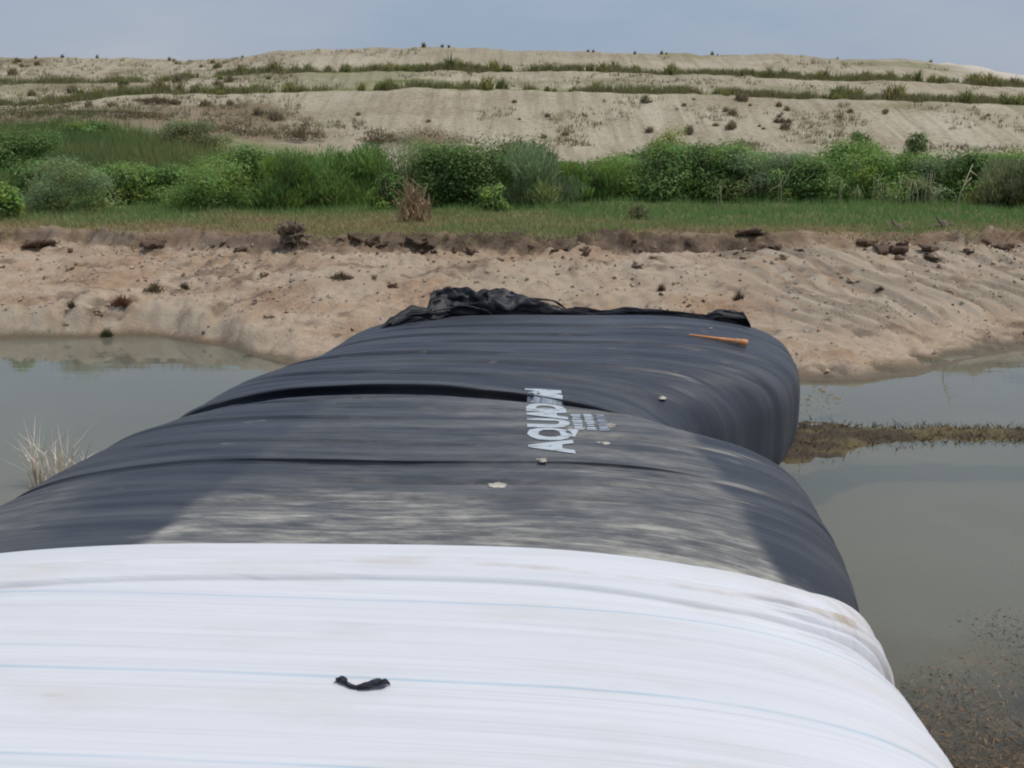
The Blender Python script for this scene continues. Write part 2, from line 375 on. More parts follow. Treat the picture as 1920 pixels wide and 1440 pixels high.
def mat_plain(name, c1, c2, scale, rough=.85, bump=.5, dist=.02, spec=.3):
    t = NT(name); p = t.objco; n = t.noise(p, scale, 5, .65)
    return t.done(t.principled(t.mix(t.ramp(n, [(.35, 0.), (.65, 1.)]), c1, c2), rough, t.bump(n, bump, dist), spec))
M['clod'] = mat_plain('dirt_clod', (.26, .18, .12), (.46, .35, .25), 6)
M['rootball'] = mat_plain('root_ball_soil', (.07, .05, .035), (.30, .23, .16), 3.2, .9, .9, .12)
M['darkclod'] = mat_plain('dark_topsoil', (.06, .04, .028), (.18, .12, .08), 7)
M['paleclod'] = mat_plain('pale_dry_mud', (.34, .31, .26), (.60, .56, .48), 14, .9, .4, .006)
M['bark'] = mat_plain('grey_bark', (.10, .075, .05), (.26, .21, .16), 9)
M['orange'] = mat_plain('orange_wood', (.50, .20, .08), (.68, .33, .15), 8, .55, .2, .004)
M['ruffle'] = mat_plain('crumpled_black_sheet', (.009, .009, .012), (.024, .025, .031), 5, .55, .3, .01, .35)
M['strap'] = mat_plain('black_plastic', (.012, .011, .016), (.035, .033, .045), 20, .5, .2, .003)
M['print'] = mat_plain('pale_blue_print', (.30, .36, .41), (.52, .60, .66), 11, .6, .1, .002)
def mat_print(name, c1, c2, lo, hi):
    t = NT(name); p = t.pos; n = t.noise(t.mapping(p, (2.2, 9, 2)), 2.4, 5, .7)
    return t.done(t.principled(t.mix(t.ramp(n, [(lo, 0.), (hi, 1.)]), c1, c2), .6, None, .4))
M['print'] = mat_print('worn_pale_print', (.10, .11, .13), (.50, .55, .585), .30, .46)
M['printfaint'] = mat_plain('faded_print', (.22, .25, .29), (.36, .40, .45), 12, .6, .1, .002)
M['algae'] = mat_leaf('water_weed', .1, .75)

# ---------------------------------------------------------------- ground, pond bed and bank
SHX = np.array([-60, -20, -9.2, -6.3, -5.2, -3.7, 0, 4.2, 5.1, 6.1, 7.3, 8.9, 14, 60.])
SHY = np.array([21, 19.6, 19.1, 19.1, 18.4, 16.9, 16.4, 15.7, 15.8, 16.1, 17.3, 18.4, 19.5, 21.])
LPX = np.array([-60, -12, -9, -4, 0, 5, 8, 12, 60.]); LPY = np.array([26, 24.6, 23.9, 22.9, 22.6, 22.8, 23.4, 23.6, 25.])
def shore(x): return np.interp(x, SHX, SHY) + .22 * fbm(x * .6, x * 0 + 3.3, 3, 51)
def lip(x): return np.interp(x, LPX, LPY) + .28 * fbm(x * .7, x * 0 + 8.1, 4, 61)
def ground_z(x, y, full=False):
    x = np.asarray(x, float); y = np.asarray(y, float)
    sh = shore(x); lp = lip(x); t = (y - sh) / (lp - sh)
    tc_ = np.clip(t, 0, 1)
    left = 1 - sstep(-6.0, -2.5, x)
    zl = .42 * sstep(0, .14, tc_) + .80 * tc_ ** 1.1
    zr = 1.24 * (tc_ * .6 + .4 * sstep(-.2, 1.05, tc_) )
    z = zl * left + zr * (1 - left)
    flat = sstep(5.4, 6.4, x) * (1 - sstep(.0, .22, tc_))
    z = z * (1 - .75 * flat)
    bed = -np.clip((sh - y) * .28, 0, .5)
    z = np.where(t < 0, bed, z)
    cut = sstep(lp - .02, lp + .22, y) * (.26 + .05 * fbm(x * .9, y * .3, 2, 71))
    z = z + cut
    on = sstep(0, .06, t) * (1 - sstep(lp + .2, lp + 1.2, y))
    rz_ = sstep(3.4, 4.8, x) * (1 - sstep(11, 13, x)) * sstep(.12, .3, t)
    z = z + on * (1 - .7 * rz_) * (.055 * fbm(x * .55, y * .55, 3, 11) + (.052 * fbm(x * 2.1, y * 2.1, 5, 21, .66) + .022 * fbm(x * 7, y * 5, 3, 25, .7)) * (1 - .55 * sstep(3.8, 5, x) * sstep(.3, .4, t)))
    z = z - on * .05 * sstep(.25, .8, fbm(x * 2.6, y * .7, 3, 27)) 
    rid = sstep(3.6, 5.2, x) * (1 - sstep(11, 13, x)) * sstep(.16, .34, t) * (1 - sstep(.93, 1.02, t))
    q = x * .80 + y * .60 + .5 * fbm(x * .35, y * .35, 2, 41)
    z = z + rid * (.11 * np.abs(np.sin(q * math.pi / .42)) + .05 * np.abs(np.sin(q * math.pi / .17 + 1))) * (.65 + .5 * vnoise(x * .5, y * .5, 44))
    z = z + sstep(lp + .2, lp + 2, y) * (.07 * fbm(x * .25, y * .25, 3, 81) + .03 * fbm(x * 1.1, y * 1.1, 2, 84))
    z = z + np.exp(-((y - lp - .02) / .34) ** 2) * (.10 * fbm(x * 2.6, y * 3.4, 4, 111, .65) + .03 * fbm(x * 9, y * 9, 2, 117))
    z = z + left * sstep(.01, .05, t) * (1 - sstep(.2, .32, t)) * (.05 * fbm(x * 4, y * 3, 4, 121, .65) - .05 * sstep(.1, .6, vnoise(x * 2.3, y * .5, 127)))
    if not full: return z
    edge = fbm(x * 1.3, y * 1.3, 3, 91)
    soil = sstep(lp - .38 - .40 * edge, lp - .05 - .2 * edge, y) * (1 - sstep(lp + .35 + .3 * edge, lp + .9 + .3 * edge, y))
    soil = soil * np.interp(x, [-13, -8, -3, 0, 5.5, 6.3, 7.5, 13], [.5, .55, .8, .95, .95, .2, .35, .5])
    spots = sstep(.35, .9, fbm(x * 1.7, y * 2.6, 4, 95)) * on * .65
    turf = sstep(lp + .1 + .5 * edge, lp + 1.1 + .5 * edge, y)
    wet = (1 - sstep(.02, .16 + .08 * edge, z)) * sstep(-1, -.2, t + 1)
    wet = np.clip((1 - sstep(.03, .13 + .05 * edge, z)), 0, 1) * (1 - .9 * (1 - sstep(6.2, 7.4, y + .8 * fbm(x * .8, y * .8, 3, 731))) * sstep(1.2, 1.8, x))
    crust = left * (.45 + .55 * sstep(-.3, .4, fbm(x * 3, y * 2.2, 3, 133))) * sstep(.02, .06, t) * (1 - sstep(.15 + .06 * edge, .26 + .06 * edge, t)) + (1 - left) * .7 * sstep(.5, .62, t + .12 * edge) * (1 - sstep(.78, .92, t + .1 * edge))
    crust = np.maximum(crust * (1 - rid), rid * sstep(.2, .8, np.abs(np.sin(q * math.pi / .42 + .6)) + .35 * edge))
    soil = np.maximum(soil, rid * .45 * sstep(.55, .95, np.abs(np.sin(q * math.pi / .62 + 1.9)) + .4 * edge))
    weed = (1 - sstep(5.9, 7.3, y + .8 * fbm(x * .8, y * .8, 3, 731))) * sstep(1.2, 1.8, x) * (.55 + .45 * sstep(-.3, .4, fbm(x * 2.2, y * 2.2, 3, 735)))
    soil = np.maximum(soil, weed); 
    return z, np.clip(np.stack([np.maximum(soil, spots), turf, wet, crust], -1), 0, 1)
def spread(core0, core1, step, out0, out1):
    c = np.arange(core0, core1 + 1e-6, step); l = []; x = core0; s = step
    while x > out0: s *= 1.25; x -= s; l.append(x)
    r = []; x = c[-1]; s = step
    while x < out1: s *= 1.25; x += s; r.append(x)
    return np.array(l[::-1] + c.tolist() + r)
gx = spread(-12.5, 13, .055, -900, 900); gy = np.concatenate([spread(2.4, 15.2, .11, -60, 15.0), spread(15.3, 25.0, .05, 15.4, 1500)])
GX, GY = np.meshgrid(gx, gy); GZ, GC = ground_z(GX, GY, True)
me = mesh('ground', np.stack([GX, GY, GZ], -1).reshape(-1, 3), grid_faces(len(gy), len(gx)), True, GC.reshape(-1, 4))
tag(link('ground', me, M['ground']), 'sandy pond bank with a crumbling turf edge and flat ground behind', None, None, 'structure')
wx = np.linspace(-70, 70, 3); wy = np.linspace(-55, 23.0, 3); WX, WY = np.meshgrid(wx, wy)
tag(link('water', mesh('water', np.stack([WX, WY, WX * 0], -1).reshape(-1, 3), grid_faces(3, 3)), M['water']), 'still murky olive pond water around the black tube', None, None, 'structure')

# ---------------------------------------------------------------- the terraced spoil heap behind
HX = np.array([-900, -500, -200, 0, 120, 240, 350, 465, 520, 600, 800, 1000, 1250, 1500, 1700, 1800, 1920, 2120, 2500, 2900.])
HROWS = [  # distance, image height of that row at each column
 (46, None),
 (62, [285,285,285,285,285,285,288,312,316,326,326,326,326,326,326,326,326,326,326,326]),
 (75, [250,250,247,247,247,248,256,275,282,290,284,292,300,300,300,300,300,300,300,300]),
 (85, [225,225,226,224,217,214,225,238,241,245,238,262,264,266,266,266,268,270,270,270]),
 (97, [210,208,205,200,196,183,178,175,174,170,166,168,178,186,190,193,196,200,204,206]),
 (101,[207,205,202,197,193,180,175,172,171,167,163,165,175,183,187,190,193,197,201,203]),
 (110,[172,170,166,160,157,153,150,143,141,137,136,136,142,150,156,159,165,172,176,178]),
 (114,[169,167,163,157,154,150,147,140,138,134,133,133,139,147,153,156,162,169,173,175]),
 (128,[108,106,105,105,108,110,110,107,95, 93, 89, 93,101,106,112,120,150,161,166,168])]
def _ratio(Y):
    v = (720 - np.asarray(Y, float)) / FPX
    return (-SP + v * CP) / (CP + v * SP)
HD = np.array([46, 62, 75, 85, 97, 101, 110, 114, 128, 150, 240, 330.])
def hill_table(a):
    X = 960 + a * 2110
    rows = []
    for D, Y in HROWS:
        rows.append(np.full_like(a, .9) if Y is None else CAM_Z + D * _ratio(np.interp(X, HX, Y)))
    rows += [rows[-1] + .1, rows[-1] - 1.5, np.full_like(a, -1.)]
    return np.array(rows)
def hill_z(x, y):
    x = np.atleast_1d(np.asarray(x, float)); y = np.atleast_1d(np.asarray(y, float)); a = x / y
    T = hill_table(a.ravel()); yy = y.ravel() + .9 * fbm(x.ravel() * .12, y.ravel() * .04, 2, 131)
    i = np.clip(np.searchsorted(HD, yy) - 1, 0, len(HD) - 2); f = np.clip((yy - HD[i]) / (HD[i + 1] - HD[i]), 0, 1)
    k = np.arange(len(yy)); z = T[i, k] * (1 - f) + T[i + 1, k] * f
    xf, yf = x.ravel(), y.ravel()
    amp = sstep(60, 80, yf)
    z = z + amp * (.16 * fbm(xf * .16, yf * .10, 3, 141) + .08 * fbm(xf * .9, yf * .12, 3, 151))
    return z.reshape(x.shape)
ha = np.linspace(-1.0, 1.0, 560); hy = np.concatenate([np.arange(46, 131, .45), np.linspace(132, 330, 30)])
HA, HY = np.meshgrid(ha, hy); HXX = HA * HY; HZ = hill_z(HXX, HY)
HPX = 960 + HA * 2110
_n = fbm(HXX * .09, HY * .12, 3, 161)
green = (1 - sstep(430, 660, HPX + 60 * _n)) * (1 - sstep(72, 82, HY + 6 * _n)) + sstep(.1, .8, 1 - np.abs(HY - 99.5) / 3.0) * .75 + sstep(.1, .8, 1 - np.abs(HY - 112.5) / 3.2) * .75
green += (1 - sstep(150, 420, HPX)) * (1 - sstep(88, 104, HY + 8 * _n)) * .45
green += sstep(430, 480, HPX) * (1 - sstep(760, 860, HPX)) * sstep(97, 99, HY) * (1 - sstep(112, 114, HY)) * .55
brown = (1 - sstep(520, 640, HPX + 80 * _n)) * sstep(74, 80, HY + 4 * _n) * (1 - sstep(90, 97, HY + 5 * _n)) * .8 + np.exp(-((HPX - 800) / 95) ** 2 - ((HY - 80) / 6) ** 2) * 1.0 + .3 * (1 - sstep(200, 500, HPX)) * sstep(97, 99, HY)
green += .5 * sstep(.25, .7, fbm(HXX * .05, HY * .22, 3, 165)) * sstep(84, 90, HY); brown += .45 * sstep(.2, .6, fbm(HXX * .11, HY * .2, 3, 167)) * sstep(80, 86, HY)
pale = sstep(1760, 1830, HPX) * sstep(120, 127, HY) * .6
HC = np.clip(np.stack([green, brown, pale, green * 0], -1), 0, 1)
me = mesh('hill', np.stack([HXX, HY, HZ], -1).reshape(-1, 3), grid_faces(len(hy), len(ha)), True, HC.reshape(-1, 4))
tag(link('hill', me, M['hill']), 'long terraced heap of pale sandy spoil behind the shrubs', None, None, 'structure')
# a whiter dune farther off, past the heap's falling shoulder
da = np.linspace(.30, .75, 120); dd = np.linspace(170, 240, 40); DA, DD = np.meshgrid(da, dd)
dtop = CAM_Z + 195 * _ratio(np.interp(960 + DA * 2110, [1600, 1720, 1780, 1830, 1880, 1930, 2100, 2500], [140, 120, 117, 124, 133, 141, 150, 160]))
DZ = -1 + (dtop + 1) * sstep(0, .36, (DD - 170) / 70) * (1 - .5 * sstep(.5, 1, (DD - 170) / 70)) + .25 * fbm(DA * 60, DD * .1, 3, 171)
me = mesh('dune', np.stack([DA * DD, DD, DZ], -1).reshape(-1, 3), grid_faces(40, 120), True, np.tile([0, 0, 1., 0], (4800, 1)))
tag(link('dune_hill', me, M['hill']), 'whiter sand dune showing past the low shoulder of the heap', None, None, 'structure')

# ---------------------------------------------------------------- black water-filled tube
tube = empty('water_barrier', (0, 9.5, -.5))
tag(tube, 'long black water-filled fabric dam with pale lettering lying across the pond', 'water dam')
def child(name, me, mat, parent=tube):
    o = link(name, me, mat, parent); 
    p = parent
    off = Vector((0, 0, 0))
    while p is not None: off += p.location; p = p.parent
    o.location = -off
    return o
sv = np.concatenate([np.arange(4.7, 6.66, .016), np.arange(6.66, 6.85, .004), np.arange(6.85, 8.78, .016), np.arange(8.78, 9.06, .005), np.arange(9.06, 13.2, .016), np.arange(13.2, 16.61, .06)]); NSEC = 330
P, UV = loft(sv, 0, NSEC, tube_disp, tube_over, tube_warp)
S2 = np.repeat(sv[:, None], NSEC, 1); xx = P[..., 0]
top = sstep(.9, 1.25, P[..., 2])
flatm = sstep(-1.93, -1.82, xx + .05 * fbm(S2 * 3, xx * 2, 3, 5) - .12 * (S2 - 5.4)) * (1 - sstep(1.30, 1.42, xx + .06 * vnoise(S2 * 3, xx * 0, 6) + .03 * (S2 - 6)))
near = 1 - sstep(5.75, 6.2, S2 + .16 * fbm(xx * 1.1, S2 * 1.5, 3, 8))
mud = flatm * top * (near * (1.0 + .25 * (1 - sstep(5.3, 5.7, S2))) + (1 - near) * np.interp(S2, [6, 6.6, 7.2, 8.6, 9, 9.6, 16], [.62, .54, .46, .44, .3, .2, .15]) * (.35 + .65 * sstep(-1.0, .2, xx + .5 * vnoise(S2 * 1.2, xx, 3))) * (1 - .7 * sstep(8.7, 9.1, S2)))
mud += (1 - near * 0) * .45 * (1 - sstep(-2.9, -2.4, xx)) * (1 - sstep(6.2, 6.8, S2)) * sstep(.7, 1.0, P[..., 2])
film = np.clip(.15 + .3 * top + .5 * flatm * sstep(-1.4, 0, xx) * (1 - sstep(8.7, 9.2, S2)), 0, 1)
TC = np.clip(np.stack([mud, film, mud * 0, mud * 0 + 1], -1), 0, 1)
F = grid_faces(len(sv), NSEC); F = F[:, ::-1]
V = P.reshape(-1, 3)
skin_mesh = mesh('tube_skin', V, np.ascontiguousarray(F), True, TC.reshape(-1, 4), UV.reshape(-1, 2))
child('tube_skin', skin_mesh, M['black'])
from mathutils.bvhtree import BVHTree
bvh = BVHTree.FromPolygons([tuple(v) for v in P[::2, ::2].reshape(-1, 3)], [tuple(f) for f in grid_faces(len(range(0, len(sv), 2)), len(range(0, NSEC, 2)))])
def top_z(x, y):
    h = bvh.ray_cast(Vector((x, y, 5)), Vector((0, 0, -1)))
    return h[0].z if h[0] is not None else 1.5
# folded tail where the sheet is tied off on the bank
ring = P[-1]; c0 = ring.mean(0)
tv = np.vstack([ring, (ring - c0) * .55 + c0 + [0, .18, -.02], [c0 + [0, .25, -.03]]]); n = NSEC
tf = [(i, i + 1, n + i + 1, n + i) for i in range(n - 1)] + [(n + i, n + i + 1, 2 * n) for i in range(n - 1)]
child('tied_end', mesh('tied_end', tv, tf, True), M['ruffle'])

# ruffled open end of the sheet, bunched up on the far crest
def rim_height(X): return np.interp(X, [712, 730, 770, 800, 812, 840, 880, 930, 985, 1040, 1060, 1200, 1325, 1345, 1395, 1408], [.02, .12, .18, .14, .31, .39, .37, .28, .21, .17, .12, .09, .075, .14, .16, .03])
nu, nv = 520, 40
Xr = np.linspace(712, 1408, nu); Yr = np.interp(Xr, [712, 760, 850, 1050, 1200, 1340, 1400], [611, 606, 597, 592, 596, 606, 606])
rx, ry = at_z(Xr, Yr, 1.42)
rz = np.array([top_z(a, b) for a, b in zip(rx, ry)])
rz = np.minimum(np.convolve(np.pad(rz, 9, 'edge'), np.ones(19) / 19, 'valid'), 1.6)
h = rim_height(Xr); u_ = np.linspace(0, 1, nv)
A = -.15 + u_ * (math.pi + .9)
prof_y = (1 - np.cos(A)) * .5; prof_z = np.sin(np.clip(A, 0, None)) 
RV = np.zeros((nu, nv, 3))
bunch = sstep(.12, .3, h)
fold = .5 + .5 * np.sin(6 * math.pi * u_)
for k in range(nv):
    kk = np.full(nu, k * .16); jx = fbm(Xr * .03 + k * .02, kk, 2, 201); jz = fbm(Xr * .022, kk * 1.3, 3, 205, .5); jy = fbm(Xr * .018 + 5, kk * 1.6, 3, 209)
    RV[:, k, 0] = rx + .05 * jx * bunch
    RV[:, k, 1] = ry + h * 1.15 * prof_y[k] + (.02 + .11 * bunch) * jy
    RV[:, k, 2] = rz - .02 + h * prof_z[k] * (1 + .16 * jz) + (.012 + .035 * bunch) * jz * min(1, k / 3) - .05 * bunch * (.5 + .5 * np.sin(u_[k] * 22 + Xr * .035 + 2 * jx)) * prof_z[k]
open_end = child('open_end', mesh('open_end', RV.reshape(-1, 3), np.ascontiguousarray(grid_faces(nu, nv)[:, ::-1]), True), M['ruffle'])
# a curled scrap of sheet standing on the bunch, and long folds trailing along the rim
def ribbon(pts, w, name, mat, parent, n=60, twist=0.0, seed=1):
    pts = np.array(pts, float); t = np.linspace(0, len(pts) - 1, n)
    c = np.stack([smooth_interp(t, np.arange(len(pts), dtype=float), pts[:, i]) for i in range(3)], -1)
    vs_ = []
    for i in range(n):
        d = c[min(i + 1, n - 1)] - c[max(i - 1, 0)]; d /= np.linalg.norm(d) + 1e-9
        side = np.cross(d, [0, 0, 1]); side /= np.linalg.norm(side) + 1e-9; up = np.cross(side, d)
        an = twist * i / n + .5 * vnoise(i * .15, seed, seed); wv = w * (.7 + .5 * abs(vnoise(i * .11, seed + 3, seed))) * min(1, .25 + 4 * min(i, n - 1 - i) / n)
        dv = side * math.cos(an) + up * math.sin(an); nn = np.cross(d, dv)
        for q in (-1, -.4, .4, 1): vs_.append(c[i] + dv * wv * q + nn * .25 * wv * (1 - q * q))
    vs_ = np.array(vs_); vb = vs_ - [0, 0, .012]
    f1 = grid_faces(n, 4); nb = len(vs_)
    f2 = f1[:, ::-1] + nb; e = []
    for i in range(n - 1):
        e += [(i * 4, i * 4 + nb, (i + 1) * 4 + nb, (i + 1) * 4), (i * 4 + 3, (i + 1) * 4 + 3, (i + 1) * 4 + 3 + nb, i * 4 + 3 + nb)]
    e += [(0, 1, 1 + nb, nb), (1, 2, 2 + nb, 1 + nb), (2, 3, 3 + nb, 2 + nb)]; q = (n - 1) * 4
    e += [(q, q + nb, q + 1 + nb, q + 1), (q + 1, q + 1 + nb, q + 2 + nb, q + 2), (q + 2, q + 2 + nb, q + 3 + nb, q + 3)]
    return child(name, mesh(name, np.vstack([vs_, vb]), np.vstack([f1, f2, np.array(e)]), True), mat, parent)
def on_rim(X, dz=0., dy=0.):
    i = np.argmin(abs(Xr - X)); return (rx[i], ry[i] + dy, rz[i] + dz)
ribbon([on_rim(880, .16), on_rim(940, .14, .03), on_rim(1010, .09, .05), on_rim(1100, .06, .05), on_rim(1250, .05, .04), on_rim(1345, .05, .03)], .035, 'sheet_fold', M['ruffle'], open_end, 90, .6, 3)
ribbon([on_rim(950, .22, .1), on_rim(1000, .20, .12), on_rim(1035, .19, .12), on_rim(1062, .09, .1)], .04, 'sheet_fold', M['ruffle'], open_end, 40, .8, 5)
ribbon([on_rim(812, .10, -.05), on_rim(860, .13, -.08), on_rim(905, .07, -.10), on_rim(925, .0, -.14)], .05, 'sheet_fold', M['ruffle'], open_end, 40, 1.2, 7)
ribbon([on_rim(735, .03, -.04), on_rim(775, .10, -.05), on_rim(812, .06, -.06)], .05, 'sheet_fold', M['ruffle'], open_end, 30, 1.0, 9)
ribbon([on_rim(1338, .03, -.02), on_rim(1362, .09, -.03), on_rim(1395, .11, -.02), on_rim(1406, .0, -.05)], .055, 'sheet_fold', M['ruffle'], open_end, 30, .5, 12)

# printed lettering reading along the tube
def text_mesh(body, size, x_at, s0, length, name, mat, offset=.006, bold=.021):
    cu = bpy.data.curves.new(name, 'FONT'); cu.body = body; cu.size = size; cu.offset = bold; cu.resolution_u = 3; cu.space_character = 1.05
    o = bpy.data.objects.new(name, cu); C.objects.link(o); bpy.context.view_layer.update()
    me = bpy.data.meshes.new_from_object(o.evaluated_get(bpy.context.evaluated_depsgraph_get()))
    C.objects.unlink(o); bpy.data.objects.remove(o); bpy.data.curves.remove(cu)
    bm = bmesh.new(); bm.from_mesh(me); bmesh.ops.triangulate(bm, faces=bm.faces)
    for it in range(4):
        es = [e for e in bm.edges if e.calc_length() > .05]
        if not es: break
        bmesh.ops.subdivide_edges(bm, edges=es, cuts=1); bmesh.ops.triangulate(bm, faces=bm.faces)
    xs = [v.co.x for v in bm.verts]; k = length / (max(xs) - min(xs)); x0 = min(xs)
    for v in bm.verts:
        s = s0 + (v.co.x - x0) * k; x = x_at - v.co.y                       # letter tops point to -x
        y = s - SHEAR * x
        v.co = (x, y, top_z(x, y) + offset)
    bm.normal_update()
    bm.to_mesh(me); bm.free(); me.materials.clear(); return child(name, me, mat)
bx0, by0 = at_z(1060, 852, 1.5); bx1, by1 = at_z(1058, 716, 1.5)
lx = .5 * (bx0 + bx1)
text_mesh('AQUADAM', .40, lx, by0 + SHEAR * lx, by1 - by0, 'lettering', M['print'])
# three short columns of small print, worn past reading
for q, (X, m_) in enumerate(((1086, 'print'), (1110, 'print'), (1134, 'printfaint'))):
    x0, ya = at_z(X, 806, 1.5); _, yb = at_z(X, 772, 1.5); bm = bmesh.new(); r_ = random.Random(q)
    s = ya
    while s < yb - .02:
        wq = r_.uniform(.025, .06); hq = r_.uniform(.05, .075)
        for hx in ((0, 1) if r_.random() < .6 else (0,)):
            vs_ = []
            for (dx, dy) in ((-hq * .5, 0), (hq * .5, 0), (hq * .5, wq * (.4 if hx else 1)), (-hq * .5, wq * (.4 if hx else 1))):
                px, py = x0 + dx + hx * .01, s + dy + hx * wq * .55; vs_.append(bm.verts.new((px, py, top_z(px, py) + (.006 if hx == 0 else .009))))
            bm.faces.new(vs_)
        s += wq + r_.uniform(.012, .03)
    me = bpy.data.meshes.new('small_print'); bm.to_mesh(me); bm.free(); child('small_print', me, M[m_])

# ---------------------------------------------------------------- white sleeve under the camera
sleeve = empty('white_sleeve', (0, 1, -.5))
tag(sleeve, 'white woven sleeve with faint blue stripes wrapped round the black dam', 'fabric sleeve')
_rim = polyline_s([(0, 1018), (400, 1014), (730, 1016), (1000, 1022), (1300, 1038)], 1.56)
_crs = polyline_s([(0, 1078), (150, 1072), (350, 1064), (700, 1060), (1000, 1068), (1300, 1090)], 1.54)
_crs = (np.append(_crs[0], [1.35, 1.7, 1.92, 2.1]), np.append(_crs[1], [_crs[1][-1] + .06, _crs[1][-1] + .16, 5.2, 5.23]))
_rim = (np.append(_rim[0], [1.5, 1.92, 2.1]), np.append(_rim[1], [_rim[1][-1] + .03, 5.38, 5.41]))
def sleeve_disp(x, s, u, z):
    sc = np.interp(x, *_crs)
    side = sstep(.9, 1.7, x)
    cuff = sstep(sc - .004, sc + .014, s) * .026 + .022 * np.sin(np.clip((s - sc) / .17, 0, 1) * math.pi) + .020 * np.sin(np.clip((s - sc - .17) / .13, 0, 1) * math.pi)
    cuff = cuff * (1 - .35 * (1 - side)) + sstep(1.25, 1.8, x) * .028 * sstep(sc - .006, sc + .02, s)
    d = cuff - .016 * np.exp(-((s - sc + .008) / .012) ** 2)
    d += .03 * sstep(sc + .08, sc + .2, s) * (1 - .6 * side) * .5
    for k, (o, a) in enumerate(((.05, .036), (.11, .042), (.17, .038), (.23, .030), (-.09, .022), (-.19, .014))):
        d += (side if o > 0 else side * 1.0) * a * np.sin(np.clip((s - sc - o + .05 * vnoise(u * 2, s * 0, k)) / .035, -1, 1) * math.pi)
    w = vnoise(u * .28, s * 7, 103) * .5 + vnoise(u * .5 + 3, s * 17, 104) * .35 + vnoise(u * .9, s * 37, 105) * .2
    d += w * .0062 * (1 + .6 * side) + .015 * fbm(u * .3, s * .7, 2, 111)
    d -= .02 * sstep(1.7, 1.95, x) * np.exp(-((s - sc + .12) / .1) ** 2)
    return d
send = 5.5
sv2 = np.concatenate([np.arange(-6, 2.6, .08), np.arange(2.6, send, .011)])
P2, UV2 = loft(sv2, .035, 300, sleeve_disp, None, lambda x, s: (np.interp(x, *_crs) - 4.95) * np.exp(-((s - 4.95) / .5) ** 2))
# trim the far hem to its measured line, rolled under against the black sheet
smax = np.interp(P2[..., 0], *_rim); S3 = P2[..., 1] + SHEAR * P2[..., 0]
smx = S3[-1][None, :]; k = np.clip((S3 - 4.4) / (smx - 4.4), 0, 1); S4 = np.where(S3 > 4.4, 4.4 + k * (smax - 4.4), S3)
P2[..., 1] += S4 - S3
hem = np.clip((k - .93) / .07, 0, 1)
cen = np.array([-.9, 0, .5])
dirv = P2[..., [0, 2]] - np.array([-.9, .5]); ln = np.linalg.norm(dirv, axis=-1, keepdims=True)
sink = (1 - np.sqrt(np.clip(1 - hem ** 2, 0, 1))) * .115
P2[..., [0, 2]] -= dirv / ln * sink[..., None]
dirt_shade = sstep(1.05, 1.6, P2[..., 0]) * sstep(4.7, 4.95, S4) * .6  # tan stain at the corner, also painting the folds darker for contrast
dirt_shade += .8 * np.exp(-((P2[..., 0] - 1.93) / .12) ** 2 - ((S4 - 4.72) / .16) ** 2)
_cb = np.interp(P2[..., 0], *_crs); dirt_shade += .55 * np.exp(-((S4 - _cb + .010) / .014) ** 2) * sstep(-1.8, -.5, P2[..., 0])  # thin shadow line under the cuff, painted brown along its crease
for (X, Y, w_, hh, a_) in ((800, 1062, .22, .018, .7), (655, 1175, .10, .03, .25), (1440, 1215, .30, .05, .30), (1000, 1285, 1.1, .02, .22), (105, 1307, .035, .008, .9), (1330, 1420, .3, .02, .4)):
    a, b = at_z(X, Y, 1.53); b += SHEAR * a; dirt_shade += a_ * np.exp(-((P2[..., 0] - a) / w_) ** 2 - ((S4 - b) / hh) ** 2)
WC = np.clip(np.stack([dirt_shade, dirt_shade * 0, dirt_shade * 0, dirt_shade * 0 + 1], -1), 0, 1)
F2 = np.ascontiguousarray(grid_faces(len(sv2), 300)[:, ::-1]); UV2[..., 1] = S4
o = child('sleeve_skin', mesh('sleeve_skin', P2.reshape(-1, 3), F2, True, WC.reshape(-1, 4), UV2.reshape(-1, 2)), M['white'], sleeve)
bvh2 = BVHTree.FromPolygons([tuple(v) for v in P2.reshape(-1, 3)], [tuple(f) for f in F2])

# ---------------------------------------------------------------- things lying on the two sheets
def blob(name, r, seed, flat=.6, rough=.35, sub=2):
    bm = bmesh.new(); bmesh.ops.create_icosphere(bm, subdivisions=sub, radius=1)
    for v in bm.verts:
        c = v.co; n_ = 1 + rough * (vnoise(c.x * 1.7 + seed * 3.1, c.y * 1.7 + c.z * 2.3, seed) + .5 * vnoise(c.x * 4 + seed, c.y * 4 - c.z * 3, seed + 9))
        v.co = Vector((c.x * r[0] * n_, c.y * r[1] * n_, c.z * r[2] * n_))
    me = bpy.data.meshes.new(name); bm.to_mesh(me); bm.free()
    me.polygons.foreach_set('use_smooth', np.full(len(me.polygons), True)); return me
a, b = at_z(680, 1283, 1.53); h_ = bvh2.ray_cast(Vector((a, b, 5)), Vector((0, 0, -1)))[0]
strap = empty('plastic_scrap', (a, b, h_.z)); tag(strap, 'small twisted black plastic scrap lying on the white sleeve', 'scrap')
sc_ = 2.1e-3
def zs(x, y): 
    q = bvh2.ray_cast(Vector((x, y, 5)), Vector((0, 0, -1)))[0]; return q.z if q else 1.53
def sp(X, Y, dz):
    x, y = at_z(X, Y, 1.545); return (x, y, zs(x, y) + dz)
ribbon([sp(630, 1275, .014), sp(640, 1277, .02), sp(652, 1281, .014), sp(664, 1286, .012), sp(685, 1288, .02), sp(705, 1286, .024), sp(722, 1281, .028), sp(731, 1281, .012)], .014, 'strip', M['strap'], strap, 50, .5, 21)
ribbon([sp(668, 1287, .016), sp(690, 1287, .026), sp(712, 1284, .03), sp(728, 1281, .018)], .022, 'torn_flap', M['strap'], strap, 26, .4, 24)
ribbon([sp(630, 1274, .016), sp(640, 1275, .022), sp(650, 1279, .014)], .018, 'knot', M['strap'], strap, 16, .4, 27)
